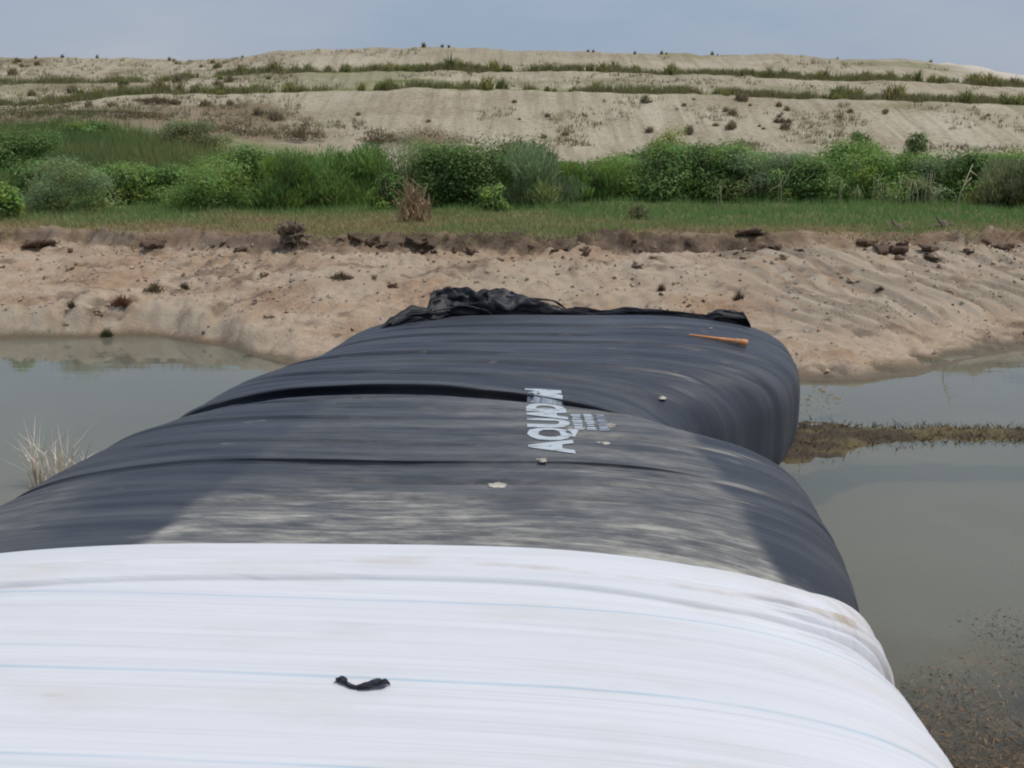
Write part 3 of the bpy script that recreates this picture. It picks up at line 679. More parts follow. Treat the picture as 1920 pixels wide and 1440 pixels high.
# orange wooden handle on the far crest
a, b = at_z(1291, 629, 1.5); c, d = at_z(1402, 637, 1.5)
p0 = Vector((a, b, top_z(a, b) + .03)); p1 = Vector((c, d, top_z(c, d) + .055))
if p1.z < 1.30: p1.z = 1.30
han = empty('wooden_handle', (p0 + p1) / 2); tag(han, 'tapering orange wooden handle lying on the black dam near its ruffled end', 'tool handle')
def taper_rod(p0, p1, radii, n=12, squash=.8):
    d = (p1 - p0); ax = d.normalized(); s = ax.cross(Vector((0, 0, 1))).normalized(); u = s.cross(ax); V, Fc = [], []
    for i, (t, r) in enumerate(radii):
        for k in range(n):
            an = 2 * math.pi * k / n; V.append(p0 + d * t + s * math.cos(an) * r + u * math.sin(an) * r * squash)
    m_ = len(radii)
    for i in range(m_ - 1):
        for k in range(n): Fc.append((i * n + k, i * n + (k + 1) % n, (i + 1) * n + (k + 1) % n, (i + 1) * n + k))
    Fc += [tuple(range(n))[::-1], tuple((m_ - 1) * n + k for k in range(n))]
    return [tuple(v) for v in V], Fc
V, Fc = taper_rod(p0, p1, [(0, .008), (.03, .013), (.3, .019), (.6, .027), (.8, .034), (.86, .040), (.93, .044), (.985, .043), (1, .034)])
child('shaft', mesh('shaft', V, Fc), M['orange'], han)
V, Fc = taper_rod(p0 + (p1 - p0) * .80, p0 + (p1 - p0) * .83, [(0, .037), (.15, .041), (.85, .042), (1, .039)]); child('grip_ring', mesh('grip_ring', V, Fc), M['clod'], han)
# dried mud scraps on the black sheet
for i, (X, Y, w) in enumerate([(1014, 867, 26), (930, 913, 32), (1186, 757, 26), (1241, 708, 22), (1142, 796, 24), (1128, 832, 22), (1332, 614, 10)]):
    a, b = at_z(X, Y, 1.49); z = top_z(a, b); r = w * b / FPX * .46
    me = blob('mud_scrap', (r, r * .8, r * .12), 40 + i, rough=.95, sub=3); me.materials.append(M['paleclod'])
    o = link('mud_scrap', me); o.location = (a, b, z + r * .03); o.rotation_euler = (0, 0, rng.rand() * .8 - .4)
    tag(o, 'pale dried mud scrap stuck on the top of the black dam', 'mud scrap', 'pale mud scraps on the black dam')

# ---------------------------------------------------------------- plants
def blades(pts, hgt, wid, lean, cols, seed=0, segs=1, droop=.25):
    """upright tapering blades: one triangle each, or bent strips with segs=2"""
    r = np.random.RandomState(seed); n = len(pts); an = r.rand(n) * 2 * math.pi; az = r.rand(n) * 2 * math.pi
    sx, sy = np.cos(an) * wid * .5, np.sin(an) * wid * .5; L = lean * (.3 + r.rand(n))
    tip = pts + np.stack([np.cos(az) * L, np.sin(az) * L, hgt], -1); b0 = pts + np.stack([sx, sy, sx * 0], -1); b1 = pts - np.stack([sx, sy, sx * 0], -1)
    c4 = np.concatenate([cols, np.ones((n, 1))], 1)
    if segs == 1:
        V = np.stack([b0, b1, tip], 1).reshape(-1, 3); F = np.arange(3 * n).reshape(-1, 3); return V, F, np.repeat(c4, 3, 0)
    mid = (pts + tip) / 2 + np.stack([-np.cos(az) * L * droop, -np.sin(az) * L * droop, hgt * .12], -1); o = np.stack([sx, sy, sx * 0], -1) * .75
    V = np.stack([b0, b1, mid - o, mid + o, tip], 1).reshape(-1, 3); i = np.arange(n)[:, None] * 5
    F = np.concatenate([np.concatenate([i, i + 1, i + 2], 1), np.concatenate([i, i + 2, i + 3], 1), np.concatenate([i + 3, i + 2, i + 4], 1)], 0)
    return V, F, np.repeat(c4, 5, 0)
def jit(col, n, r, s=.25):
    return np.clip(np.array(col)[None, :] * (1 + s * (r.rand(n, 1) * 2 - 1)) * (1 + .12 * (r.rand(n, 3) * 2 - 1)), 0, 1)
def ground_any(x, y):
    return np.maximum(ground_z(x, y), np.where(y > 46, hill_z(x, np.maximum(y, 46.)), -9))

# grass flat behind the bank
r = np.random.RandomState(3); n = 120000
gy_ = 22.3 + 24 * r.rand(n) ** 1.25; gx_ = (r.rand(n) * 2 - 1) * (gy_ * .54 + 1.5)
keep = gy_ > lip(gx_) + .12 + .5 * np.clip(fbm(gx_ * 1.2, gy_ * 1.2, 2, 301), -.3, 1); gx_, gy_ = gx_[keep], gy_[keep]; n = len(gx_)
dryk = np.clip(1.1 - (gy_ - 22.8) / 5.2 + .55 * fbm(gx_ * .35, gy_ * .5, 3, 311) - .035 * gx_, 0, 1)
patch = sstep(.15, .6, fbm(gx_ * .5, gy_ * .9, 3, 321)) * dryk
cg = jit((.19, .315, .10), n, r); cd = jit((.34, .30, .135), n, r); co = jit((.40, .28, .17), n, r)
cols = cg * (1 - dryk[:, None]) + cd * dryk[:, None]; cols = cols * (1 - .6 * patch[:, None]) + co * .6 * patch[:, None]
hg = (.07 + .15 * r.rand(n)) * (1 + .3 * sstep(27, 33, gy_)) * (1 - .35 * dryk)
V, F, cc = blades(np.stack([gx_, gy_, ground_any(gx_, gy_) - .01], -1), hg, .022 + .012 * r.rand(n), .10, cols, 4)
tag(link('grass', mesh('grass', V, F, False, cc), M['leaf']), 'short green and straw coloured grass on the flat behind the bank', 'grass', None, 'stuff')
# tall rank grass on the green slope left of the heap's foot
r = np.random.RandomState(9); n = 100000
gy_ = 40 + 42 * r.rand(n); ga = -.62 + .52 * r.rand(n); gx_ = ga * gy_
keep = r.rand(n) < (1 - sstep(-.26, -.13, ga + .006 * (gy_ - 50) * (gy_ > 50) + .03 * fbm(gx_ * .2, gy_ * .1, 2, 331))) * (1 - sstep(72, 82, gy_ + 5 * fbm(gx_ * .1, gy_ * .1, 2, 335))); gx_, gy_ = gx_[keep], gy_[keep]; n = len(gx_)
mixk = sstep(-.3, .5, fbm(gx_ * .22, gy_ * .22, 3, 341))[:, None]
V, F, cc = blades(np.stack([gx_, gy_, ground_any(gx_, gy_) - .03], -1), .35 + .5 * r.rand(n), .05 + .03 * r.rand(n), .22, jit((.16, .24, .075), n, r) * (1 - mixk) + jit((.24, .27, .10), n, r) * mixk, 5)
tag(link('meadow_grass', mesh('meadow_grass', V, F, False, cc), M['leaf']), 'tall rank green grass covering the slope at the foot of the heap', 'grass', None, 'stuff')

def stem_rods(paths, r0, r1, n=5):
    V, Fc = [], []
    for p in paths:
        p = [Vector(q) for q in p]; b = len(V); m_ = len(p)
        for i, q in enumerate(p):
            d = (p[min(i + 1, m_ - 1)] - p[max(i - 1, 0)]).normalized(); s = d.cross(Vector((.3, 1, .1))).normalized(); u = s.cross(d); rr = r0 + (r1 - r0) * i / (m_ - 1)
            for k in range(n):
                an = 2 * math.pi * k / n; V.append(tuple(q + (s * math.cos(an) + u * math.sin(an)) * rr))
        for i in range(m_ - 1):
            for k in range(n): Fc.append((b + i * n + k, b + i * n + (k + 1) % n, b + (i + 1) * n + (k + 1) % n, b + (i + 1) * n + k))
        Fc.append(tuple(b + (m_ - 1) * n + k for k in range(n)))
    return V, Fc
def leaf_cloud(W, H, Dp, seed, col, n, style, leaf):
    """leaf sprays spread through lobes of an uneven crown; local coordinates, base at 0"""
    r = np.random.RandomState(seed); nl = 13 + r.randint(5)
    lob = []
    for i in range(nl):
        a = r.rand() * 2 * math.pi; q = math.sqrt(r.rand()) * .62
        hgt = H * ((.28 + .62 * r.rand() * (1 - .55 * q ** 2)) if i % 2 else (.14 + .25 * r.rand())); sz = (.24 + .16 * r.rand())
        lob.append((math.cos(a) * q * W / 2 * 1.15, math.sin(a) * q * Dp / 2 * 1.15, hgt, sz * W * .62, sz * Dp * .62, min(sz * H * .75, H * 1.04 - hgt if H * 1.04 - hgt > .12 * H else .12 * H), .72 + .56 * r.rand(), r.rand()))
    lob.append((0, 0, H * .62, W * .26, Dp * .26, H * .38, 1.0, .4))
    L = np.array(lob); w = L[:, 3] * L[:, 5]; ids = r.choice(len(L), n, p=w / w.sum()); B = L[ids]
    dr = r.randn(n, 3); dr /= np.linalg.norm(dr, axis=1, keepdims=True); rad = (r.rand(n) ** .45) * (.72 + .42 * r.rand(n))
    c = np.stack([B[:, 0] + dr[:, 0] * B[:, 3] * rad, B[:, 1] + dr[:, 1] * B[:, 4] * rad, B[:, 2] + dr[:, 2] * B[:, 5] * rad], -1)
    ok = c[:, 2] > .04; c, dr, B = c[ok], dr[ok], B[ok]; n = len(c)
    up = {'bush': .35, 'cane': 1.8, 'wispy': .9}[style]
    d = dr * .7 + r.randn(n, 3) * .45 + [0, 0, up]; d /= np.linalg.norm(d, axis=1, keepdims=True)
    if style != 'cane':                                                   # blades turned to the open sky, as leaves are
        nm = dr * .8 + r.randn(n, 3) * .45 + [0, 0, .75]; nm /= np.linalg.norm(nm, axis=1, keepdims=True)
        d = d - nm * (d * nm).sum(1, keepdims=True); d /= np.linalg.norm(d, axis=1, keepdims=True) + 1e-9; sd = np.cross(d, nm)
    else: sd = np.cross(d, r.randn(n, 3))
    sd /= np.linalg.norm(sd, axis=1, keepdims=True) + 1e-9
    ln = leaf * (.6 + .9 * r.rand(n))[:, None]; wd = ln * {'bush': .27, 'cane': .10, 'wispy': .17}[style]
    if style == 'cane': ln = ln * 2.4; wd = ln * .06
    b = c - d * ln * .5; t = c + d * ln * .5; t[:, 2] -= (ln[:, 0] * .18)
    m1 = c + sd * wd; m2 = c - sd * wd
    V = np.stack([b, m1, t, m2], 1).reshape(-1, 3); F = np.arange(4 * n).reshape(-1, 4)
    base = np.array(col)[None] * B[:, 6:7]
    yel = np.array([1.2, 1.08, .85])[None]; base = np.where(B[:, 7:8] > .72, base * yel, base)
    cols = np.clip(base * (1 + .35 * (r.rand(n, 1) * 2 - 1)) * (1 + .10 * r.randn(n, 3)), .004, 1)
    return V, F, np.repeat(np.concatenate([cols, np.ones((n, 1))], 1), 4, 0)
DKG, MDG, BRG, GRG, YLG, OLV = (.145, .235, .07), (.20, .315, .092), (.25, .38, .105), (.26, .345, .175), (.31, .365, .10), (.26, .29, .14)
def shrub(X, ytop, ybase, wpx, D, col, label, style='bush', name='shrub', n=4200, group='shrubs in the green belt'):
    D = D * .91 if D < 41 else D
    x, ztop = at_d(X, ytop, D); zb = float(ground_any(np.array([x]), np.array([float(D)]))[0]); x = float(x)
    H = max(float(ztop) - zb, .5); W = wpx * D / FPX * 1.7; H *= 1.06; seed = int(X * 7 + ytop) % 9973
    e = empty(name, (x, D, zb - .03)); tag(e, label, 'shrub', group)
    V, F, cc = leaf_cloud(W, H, W * .9, seed, col, n, style, .10 * (D / 36) ** .6)
    link('crown', mesh('crown', V, F, False, cc), M['leaf'], e)
    r = random.Random(seed); paths = []
    for k in range(5):
        a = r.uniform(0, 6.28); q = r.uniform(.15, .4)
        paths.append([(r.uniform(-.08, .08), r.uniform(-.08, .08), -.05), (math.cos(a) * W * q * .5, math.sin(a) * W * q * .5, H * .4), (math.cos(a) * W * q * .8, math.sin(a) * W * q * .8, H * .78)])
    V, Fc = stem_rods(paths, .03, .008); link('stem', mesh('stem', V, Fc), M['bark'], e)
    return e
SH = [
 (22, 236, 318, 125, 50, DKG, 'dark rounded shrub on the grassy slope at the end of the green belt', 'bush'),
 (2, 340, 392, 46, 30, BRG, 'small bright green bush at the edge of the straw coloured turf', 'bush'),
 (108, 296, 392, 140, 33, GRG, 'grey-green feathery shrub standing in front of the open grassy slope', 'wispy'),
 (185, 226, 268, 66, 72, MDG, 'small round green bush high on the slope among dead brown stalks', 'bush'),
 (240, 302, 376, 120, 36, BRG, 'low bright green shrub in the dip below the grassy slope', 'bush'),
 (318, 306, 378, 90, 37, MDG, 'squat mid-green shrub between two brighter ones below the grassy slope', 'bush'),
 (366, 226, 284, 92, 66, OLV, 'olive-grey rounded bush alone on the brown foot of the heap', 'wispy'),
 (392, 304, 386, 118, 33, BRG, 'bright green arching shrub in front of taller cane plants', 'wispy'),
 (458, 274, 372, 130, 36, MDG, 'tall mid-green shrub at the start of the cane thicket', 'bush'),
 (542, 288, 380, 96, 34, MDG, 'dark-gapped clump of cane with upright leaves', 'cane'),
 (612, 276, 382, 132, 35, BRG, 'broad clump of tall cane with long upright leaves', 'cane'),
 (688, 272, 374, 106, 36, MDG, 'green cane and leaf clump beside the grey-green willow', 'cane'),
 (756, 250, 372, 136, 36, GRG, 'grey-green willowy shrub behind the dry leafless bush', 'wispy'),
 (848, 262, 372, 90, 35, DKG, 'dark narrow shrub tucked against the largest dark shrub', 'bush'),
 (926, 247, 374, 150, 35, DKG, 'largest dark green domed shrub of the belt', 'bush'),
 (1006, 272, 372, 104, 34, GRG, 'pale grey-green drooping shrub leaning off the largest dark shrub', 'cane'),
 (730, 326, 370, 50, 33, MDG, 'little green sapling at the foot of the grey-green willow', 'bush'),
 (922, 345, 376, 40, 32, BRG, 'tiny light green sapling at the foot of the largest dark shrub', 'bush'),
 (1092, 304, 364, 92, 38, MDG, 'low grassy shrub in the gap beside the largest dark shrub', 'cane'),
 (1158, 286, 362, 84, 39, BRG, 'bright grassy shrub next to the gap in the belt', 'wispy'),
 (1236, 266, 360, 96, 38, MDG, 'mid-green shrub at the start of the long unbroken thicket', 'bush'),
 (1312, 262, 360, 112, 38, DKG, 'dark shadowy shrub in the middle of the long thicket', 'bush'),
 (1392, 264, 362, 104, 38, MDG, 'leafy green shrub beside the dark shadowy one', 'bush'),
 (1456, 280, 366, 110, 37, GRG, 'soft grey-green shrub in the long thicket', 'wispy'),
 (1516, 292, 368, 84, 36, MDG, 'shorter green shrub in front of the soft grey-green thicket', 'bush'),
 (1576, 266, 362, 104, 39, BRG, 'fresh green shrub beside a dark hollow in the thicket', 'bush'),
 (1642, 282, 372, 112, 37, BRG, 'bright leafy shrub behind the pale dry reeds', 'bush'),
 (1712, 288, 372, 112, 37, GRG, 'feathery green shrub behind the pale dry reeds', 'wispy'),
 (1776, 276, 368, 110, 38, DKG, 'dark green shrub behind the long leaning stalk', 'bush'),
 (1852, 288, 374, 104, 37, MDG, 'green shrub just past the long leaning stalk', 'bush'),
 (1912, 300, 392, 96, 34, OLV, 'olive grassy shrub past the leaning stalk near the turf edge', 'cane'),
 (1902, 274, 330, 84, 46, YLG, 'yellow-green shrub at the back of the belt under the heap', 'bush'),
 (1622, 243, 282, 44, 74, DKG, 'small dark sapling at the bare foot of the sandy face', 'bush'),
 (1728, 250, 284, 50, 74, DKG, 'small dark twin-topped bush at the bare foot of the sandy face', 'bush'),
 (1255, 236, 275, 54, 74, YLG, 'thin yellow-green weed clump against the sandy face', 'wispy'),
]
for (X, yt, yb, w, D, col, lab, st) in SH:
    shrub(X, yt, yb, w, D, col, lab, st, 'cane_clump' if st == 'cane' else 'shrub', n=2600 if w < 70 else 9000)
# a second, lower rank of shrubs closing the belt
for (X, yt, w, D, col, lab, st) in [
 (60, 300, 110, 40, MDG, 'mid-green shrub between the grey-green feathery shrub and the grassy slope', 'bush'),
 (170, 312, 110, 39, MDG, 'low shrub filling the space beside the grey-green feathery shrub', 'bush'),
 (420, 290, 110, 41, BRG, 'fresh green shrub peeping over the arching bright one', 'wispy'),
 (505, 290, 110, 41, MDG, 'green shrub behind the dark-gapped cane', 'bush'),
 (575, 292, 100, 41, DKG, 'dark shrub behind the broad clump of tall cane', 'bush'),
 (650, 284, 110, 41, MDG, 'leafy shrub rising behind the cane and leaf clump', 'bush'),
 (800, 268, 110, 40, MDG, 'green shrub filling the gap between willow and dark narrow shrub', 'bush'),
 (970, 268, 110, 41, MDG, 'green shrub behind the pale drooping one', 'bush'),
 (1052, 300, 100, 41, MDG, 'low green shrub behind the gap in the belt', 'wispy'),
 (1125, 296, 110, 42, BRG, 'light green shrub at the back of the gap in the belt', 'wispy'),
 (1200, 284, 110, 42, MDG, 'green shrub behind the start of the long thicket', 'bush'),
 (1275, 272, 110, 43, MDG, 'shrub behind the dark shadowy thicket', 'bush'),
 (1350, 270, 110, 43, DKG, 'dark shrub behind the leafy one in the long thicket', 'bush'),
 (1425, 276, 110, 43, MDG, 'green shrub rising behind the soft grey-green thicket', 'bush'),
 (1485, 282, 100, 42, BRG, 'light shrub behind the shorter green one', 'wispy'),
 (1540, 276, 100, 43, MDG, 'green shrub at the edge of the dark hollow', 'bush'),
 (1610, 276, 110, 43, MDG, 'leafy shrub behind the fresh green one', 'bush'),
 (1680, 284, 110, 43, MDG, 'green shrub behind the dry reeds and feathery shrub', 'bush'),
 (1745, 288, 100, 42, BRG, 'light green shrub between the feathery and the dark shrub', 'bush'),
 (1815, 286, 110, 43, MDG, 'green shrub behind the tip of the leaning stalk', 'bush'),
 (1880, 300, 110, 42, MDG, 'green shrub behind the olive grassy one', 'bush'),
 (1950, 296, 110, 42, MDG, 'green shrub cut by the end of the belt', 'bush')]:
    shrub(X, yt, 365, w, D, col, lab, st, 'shrub', 6500)
# brown dead brush on the heap's foot
for (X, yt, yb, w, D, lab) in [(150, 205, 240, 110, 84, 'wide brown dead brush on the slope above the green grass'), (262, 208, 246, 90, 82, 'reddish dead weeds beside the round bush on the slope'), (452, 212, 250, 110, 80, 'large olive-brown dead brush at the foot of the sandy face'), (572, 220, 262, 56, 79, 'dark brown tangled dead brush alone against the sand'), (712, 244, 275, 60, 78, 'brown dry scrub at the edge of the brown mound'), (800, 236, 268, 150, 78, 'long brown mound of dead scrub behind the willowy shrub'), (966, 258, 280, 60, 76, 'faded brown scrub beside the largest dark shrub'), (1375, 262, 285, 40, 75, 'short brown weeds at the foot of an eroded gully'), (305, 185, 215, 60, 92, 'pale brown scrub high on the slope near the ramp'), (60, 190, 228, 90, 84, 'green-brown scrub at the end of the grassy slope')]:
    shrub(X, yt, yb, w, D, (.17, .125, .07) if 'green' not in lab else (.13, .15, .06), lab, 'wispy', 'dead_brush', 1300, 'dead brush on the foot of the heap')

# weedy tufts on the benches, crest and face of the heap: a few shapes, many individuals
TUFT = []
for k in range(8):
    r = np.random.RandomState(500 + k); n = 90
    a = r.rand(n) * 6.28; q = r.rand(n) ** .7 * .42
    pts = np.stack([np.cos(a) * q, np.sin(a) * q, np.full(n, -.05)], -1)
    col = [(.26, .27, .095), (.32, .30, .11), (.22, .24, .085), (.27, .25, .11), (.29, .235, .15), (.23, .205, .125), (.25, .20, .13), (.28, .25, .155)][k]
    V, F, cc = blades(pts, (.35 + .75 * r.rand(n)) * (1 - .9 * q), .07 + .05 * r.rand(n), .45, jit(col, n, r, .4), 600 + k, 2)
    me = mesh('weed_tuft', V, F, False, cc); me.materials.append(M['leaf']); TUFT.append(me)
def tuft(x, y, size, k, label, group, sy=1.0):
    z = float(hill_z(x, y)[0]); o = bpy.data.objects.new('weed_tuft', TUFT[k]); C.objects.link(o)
    o.location = (x, y, z); o.scale = (size * 1.15, size, size * sy); o.rotation_euler.z = rng.rand() * 6.28
    tag(o, label, 'weed tuft', group)
r = np.random.RandomState(77)
def a_of(X): return (X - 960) / 2110
for i in range(90):                                                     # upper bench
    X = 430 + 1520 * r.rand(); D = 111 + 3 * r.rand(); s = .7 + .9 * r.rand() ** 2
    tuft(a_of(X) * D, D, s, r.randint(4), 'weedy tuft in the green line along the upper bench of the heap', 'weed tufts on the upper bench', .8 + .5 * r.rand())
for i in range(85):                                                     # lower bench
    X = 120 + 1830 * r.rand(); D = 97.6 + 3.2 * r.rand(); s = (.55 + .9 * r.rand() ** 2) * (1.15 if X < 1000 or X > 1560 else .7)
    tuft(a_of(X) * D, D, s, r.randint(4), 'weedy tuft in the green line along the lower bench of the heap', 'weed tufts on the lower bench', .8 + .5 * r.rand())
for i in range(18):                                                     # crest against the sky
    X = [68, 118, 183, 318, 326, 455, 795, 830, 842, 1102, 1112, 1190, 1240, 1249, 1335, 1345, 1570, 1745][i]
    D = 127.5 + .8 * r.rand(); tuft(a_of(X) * D, D, .2 + .4 * r.rand(), 2 + r.randint(3), 'small dark tuft on the skyline crest of the heap', 'weed tufts on the crest', 1.3)
for i in range(22):                                                     # bare sandy face
    X = 560 + 1360 * r.rand() ** .8; D = 84 + 11.5 * r.rand(); tuft(a_of(X) * D, D, .22 + .4 * r.rand(), 4 + r.randint(4), 'scrappy brown tuft on the bare sandy face below the benches', 'brown tufts on the sandy face', .8)
for i in range(30):                                                     # ragged left end, between and above the benches
    X = 0 + 520 * r.rand(); D = [88, 104, 107, 118, 122][r.randint(5)] + 4 * r.rand(); tuft(a_of(X) * D, D, .5 + .7 * r.rand(), [0, 2, 3, 4, 6, 7][r.randint(6)], 'scrappy tuft on the ragged unterraced end of the heap', 'tufts on the ragged end of the heap', .8)
for i in range(16):
    X = [1370, 1378, 1390, 1470, 1476, 1480, 1215, 1300][i % 8] + 16 * r.rand() - 8; D = 86 + 10 * r.rand(); tuft(a_of(X) * D, D, .45 + .5 * r.rand(), 4 + r.randint(4), 'dark weeds rooted in an eroded gully of the sandy face', 'weeds in the gullies')
# fine scatter too small to count
n = 22000; D = np.concatenate([80 + 16 * r.rand(6000), 97 + 30 * r.rand(6000), 97.8 + 2.4 * r.rand(5000), 110.6 + 2.8 * r.rand(5000)]); X = -100 + 2120 * r.rand(n); x = a_of(X) * D
bench = np.exp(-((D - 99.3) / 1.6) ** 2) + np.exp(-((D - 112.5) / 1.7) ** 2)
keep = r.rand(n) < np.where(bench > .35, sstep(-.35, .25, fbm(X * .018, D * .4, 3, 401)), .55 * sstep(.0, .7, fbm(X * .012, D * .22, 3, 411)) + .35 * (X < 560)); D, X, x, bench = D[keep], X[keep], x[keep], bench[keep]; n = len(D)
pts = np.repeat(np.stack([x, D, hill_z(x, D) - .03], -1), 7, 0) + np.random.RandomState(5).randn(n * 7, 3) * [.22, .18, 0]
cc_ = np.repeat(jit((.28, .25, .15), n, r, .4) * (1 - bench[:, None].clip(0, 1)) + jit((.28, .28, .11), n, r, .3) * bench[:, None].clip(0, 1), 7, 0)
V, F, cc = blades(pts, (.12 + .35 * np.random.RandomState(6).rand(n * 7)) * (1 + .9 * np.repeat(bench, 7).clip(0, 1)), .09, .18, cc_, 8)
tag(link('hillside_weeds', mesh('hillside_weeds', V, F, False, cc), M['leaf']), 'sparse low weeds scattered over the sandy heap', 'weeds', None, 'stuff')

# dry leafless bush on the turf, leaning stalk, dry reeds, dead grass standing in the water
def twig_bush(X, ytop, ybase, wpx, D, label, name, col, nst, group=None, cat='bush', zb=None, thick=.006):
    x, zt = at_d(X, ytop, D); x = float(x); zb = float(ground_any(np.array([x]), np.array([float(D)]))[0]) if zb is None else zb; H = float(zt) - zb; W = wpx * D / FPX
    e = empty(name, (x, D, zb)); tag(e, label, cat, group); r = np.random.RandomState(int(X) + 3)
    paths = []
    for k in range(nst):
        a = r.rand() * 6.28; q = r.rand() * .5; h = H * (.35 + .7 * r.rand() ** 1.5) * (1 - 1.1 * q)
        b = np.array([math.cos(a) * W * q * .3, math.sin(a) * W * q * .3, -.03]); t_ = np.array([math.cos(a) * W * q, math.sin(a) * W * q, h]); m_ = (b + t_) / 2 + r.randn(3) * W * .05
        paths.append([b, m_, t_])
        for _ in range(3):
            f = .35 + .5 * r.rand(); s_ = m_ * (1 - f) + t_ * f; paths.append([s_, s_ + np.array([r.randn() * W * .13, r.randn() * W * .13, H * .16 * (.5 + r.rand())])])
    V, Fc = stem_rods(paths, thick, thick * .5, 4); me = mesh('twigs', V, Fc, False, np.concatenate([jit(col, len(V), r, .2), np.ones((len(V), 1))], 1)); link('twigs', me, M['dry'], e)
    n = 260; a = r.rand(n) * 6.28; q = r.rand(n) ** .8 * .4; hh = r.rand(n) ** 1.8
    pts = np.stack([np.cos(a) * q * W, np.sin(a) * q * W, hh * H * .6 * (1 - q)], -1)
    V, F, cc = blades(pts, H * (.08 + .15 * r.rand(n)), thick * 4, W * .12, jit(col, n, r, .35), 12); link('dry_leaf_mass', mesh('dry_leaf_mass', V, F, False, cc), M['dry'], e)
    return e
twig_bush(774, 318, 432, 84, 26.5, 'dry leafless tan bush standing on the turf edge', 'dry_bush', (.36, .25, .15), 26, thick=.012)
twig_bush(1196, 368, 425, 50, 27.5, 'small olive dried weed on the green turf', 'dry_weed', (.20, .19, .09), 12, None, 'weed', thick=.009)
e = empty('leaning_stalk', (float(at_d(1790, 408, 25.6)[0]), 25.6, 1.5)); tag(e, 'long pale dead stalk leaning up from the stumps on the bank', 'stalk')
x0, z0 = at_d(1790, 410, 25.6); x1, z1 = at_d(1824, 308, 25.6); xm, zm = at_d(1800, 365, 25.5); x2, z2 = at_d(1834, 322, 25.6)
e.location.z = float(z0)
V, Fc = stem_rods([[(0, 0, -.15), (xm - x0, -.1, zm - z0), (x1 - x0, 0, z1 - z0)], [(x1 - x0 - .05, 0, z1 - z0 - .15), (x2 - x0, 0, z2 - z0 - .1)], [(x1 - x0 - .16, 0, z1 - z0 - .5), (x1 - x0 + .02, .05, z1 - z0 - .30)]], .022, .011)
link('stem', mesh('stem', V, Fc, True, np.tile([.42, .37, .22, 1], (len(V), 1))), M['dry'], e)
r = np.random.RandomState(31)
for k, X in enumerate([1640, 1655, 1668, 1684, 1701, 1716, 1730, 1745, 1752, 1604, 1575, 1350, 1462, 1025, 980]):
    D = 31.5 + r.rand(); x, z0 = at_d(X, 392, D); zb = float(ground_any(np.array([float(x)]), np.array([D]))[0]); hh = .55 + .5 * r.rand()
    paths = [[(q * .05, 0, -.03), (q * .06 + r.randn() * .04, 0, hh * .5), (q * .07 + r.randn() * .09, r.randn() * .08, hh * (.8 + .3 * r.rand()))] for q in (-1, 0, 1)]
    V, Fc = stem_rods(paths, .012, .006, 4); me = mesh('dry_reed', V, Fc, True, np.tile([.40, .38, .23, 1], (len(V), 1)))
    o = link('dry_reed', me, M['dry']); o.location = (float(x), D, zb)
    tag(o, 'pale dry reed stems standing in front of the green thicket', 'reed', 'dry reeds in front of the thicket')
x0, y0 = at_z(100, 912, 0.0); e = empty('dead_grass_tuft', (float(x0), float(y0), 0)); tag(e, 'bleached dead grass tuft standing in the water beside the black dam', 'grass tuft')
for nm, dx, n, hh, sd in (('blade_clump', -.14, 46, .74, 1), ('blade_clump', .12, 44, .70, 2), ('blade_clump', .36, 16, .62, 3)):
    r = np.random.RandomState(sd); pts = np.stack([dx + r.randn(n) * .045, r.randn(n) * .05, np.full(n, -.1)], -1)
    V, F, cc = blades(pts, hh * (.45 + .7 * r.rand(n)), .016 + .01 * r.rand(n), .30, jit((.66, .61, .50), n, r, .2), sd + 40, 2, .3); link(nm, mesh(nm, V, F, False, cc), M['dry'], e)

# ---------------------------------------------------------------- clods, roots and stumps on the bank
def dist_on_ground(X, Y):
    dx, dy, dz = ray(X, Y); D = np.arange(13.5, 27, .03)
    hit = ground_z(dx / dy * D, D) >= CAM_Z + dz / dy * D
    return float(D[np.argmax(hit)]) if hit.any() else 27.0
CL = [blob('soil_clod', (1, .8, .55), 60 + k, rough=.85, sub=3) for k in range(6)]
for m_ in CL[:4]: m_.materials.append(M['clod'])
for m_ in CL[4:]: m_.materials.append(M['darkclod'])
r = np.random.RandomState(21)
def clod(X, Y, w, k, label, group):
    D = dist_on_ground(X, Y); dx, dy, dz = ray(X, Y); x = float(dx / dy * D); z = float(CAM_Z + dz / dy * D)
    s = w * D / FPX * .5; o = bpy.data.objects.new('soil_clod', CL[k]); C.objects.link(o); o.location = (x, D, z + s * .12); o.scale = (s, s, s); o.rotation_euler = (r.randn() * .3, r.randn() * .3, r.rand() * 6.28)
    tag(o, label, 'clod', group); return o
for i in range(48):
    X = r.rand() * 1920; Y = 448 + 30 * r.rand()
    clod(X, Y, 11 + 22 * r.rand() ** 2, 4 + r.randint(2), 'dark clod of turf and topsoil fallen along the crumbling top edge of the bank', 'dark turf clods along the bank top')
for i in range(40):
    X = r.rand() * 1920; Y = 480 + 130 * r.rand()
    if 640 < X < 1500 and Y > 545: Y = 480 + 60 * r.rand()
    clod(X, Y, 7 + 14 * r.rand() ** 2.5, r.randint(4), 'sandy clod lying on the bare slope of the bank', 'sandy clods on the bank slope')
for (X, Y, w, lab) in [(1755, 487, 30, 'big reddish clod stuck on the ridged bulldozed slope'), (1410, 440, 44, 'long dark slab of turf on the bank lip next to the bulldozed slope'), (775, 452, 42, 'dark undercut turf lump below the dry leafless bush'), (70, 458, 40, 'dark flat turf lump near the pond end of the bank lip')]:
    o = clod(X, Y, w, 4, lab, None); o.scale.z *= .6
rc = clod(552, 444, 62, 1, 'large pale rootball lump sitting on the turf edge of the bank', None); rc.name = 'root_ball'; rc['category'] = 'root ball'; rc.scale.z *= 1.1
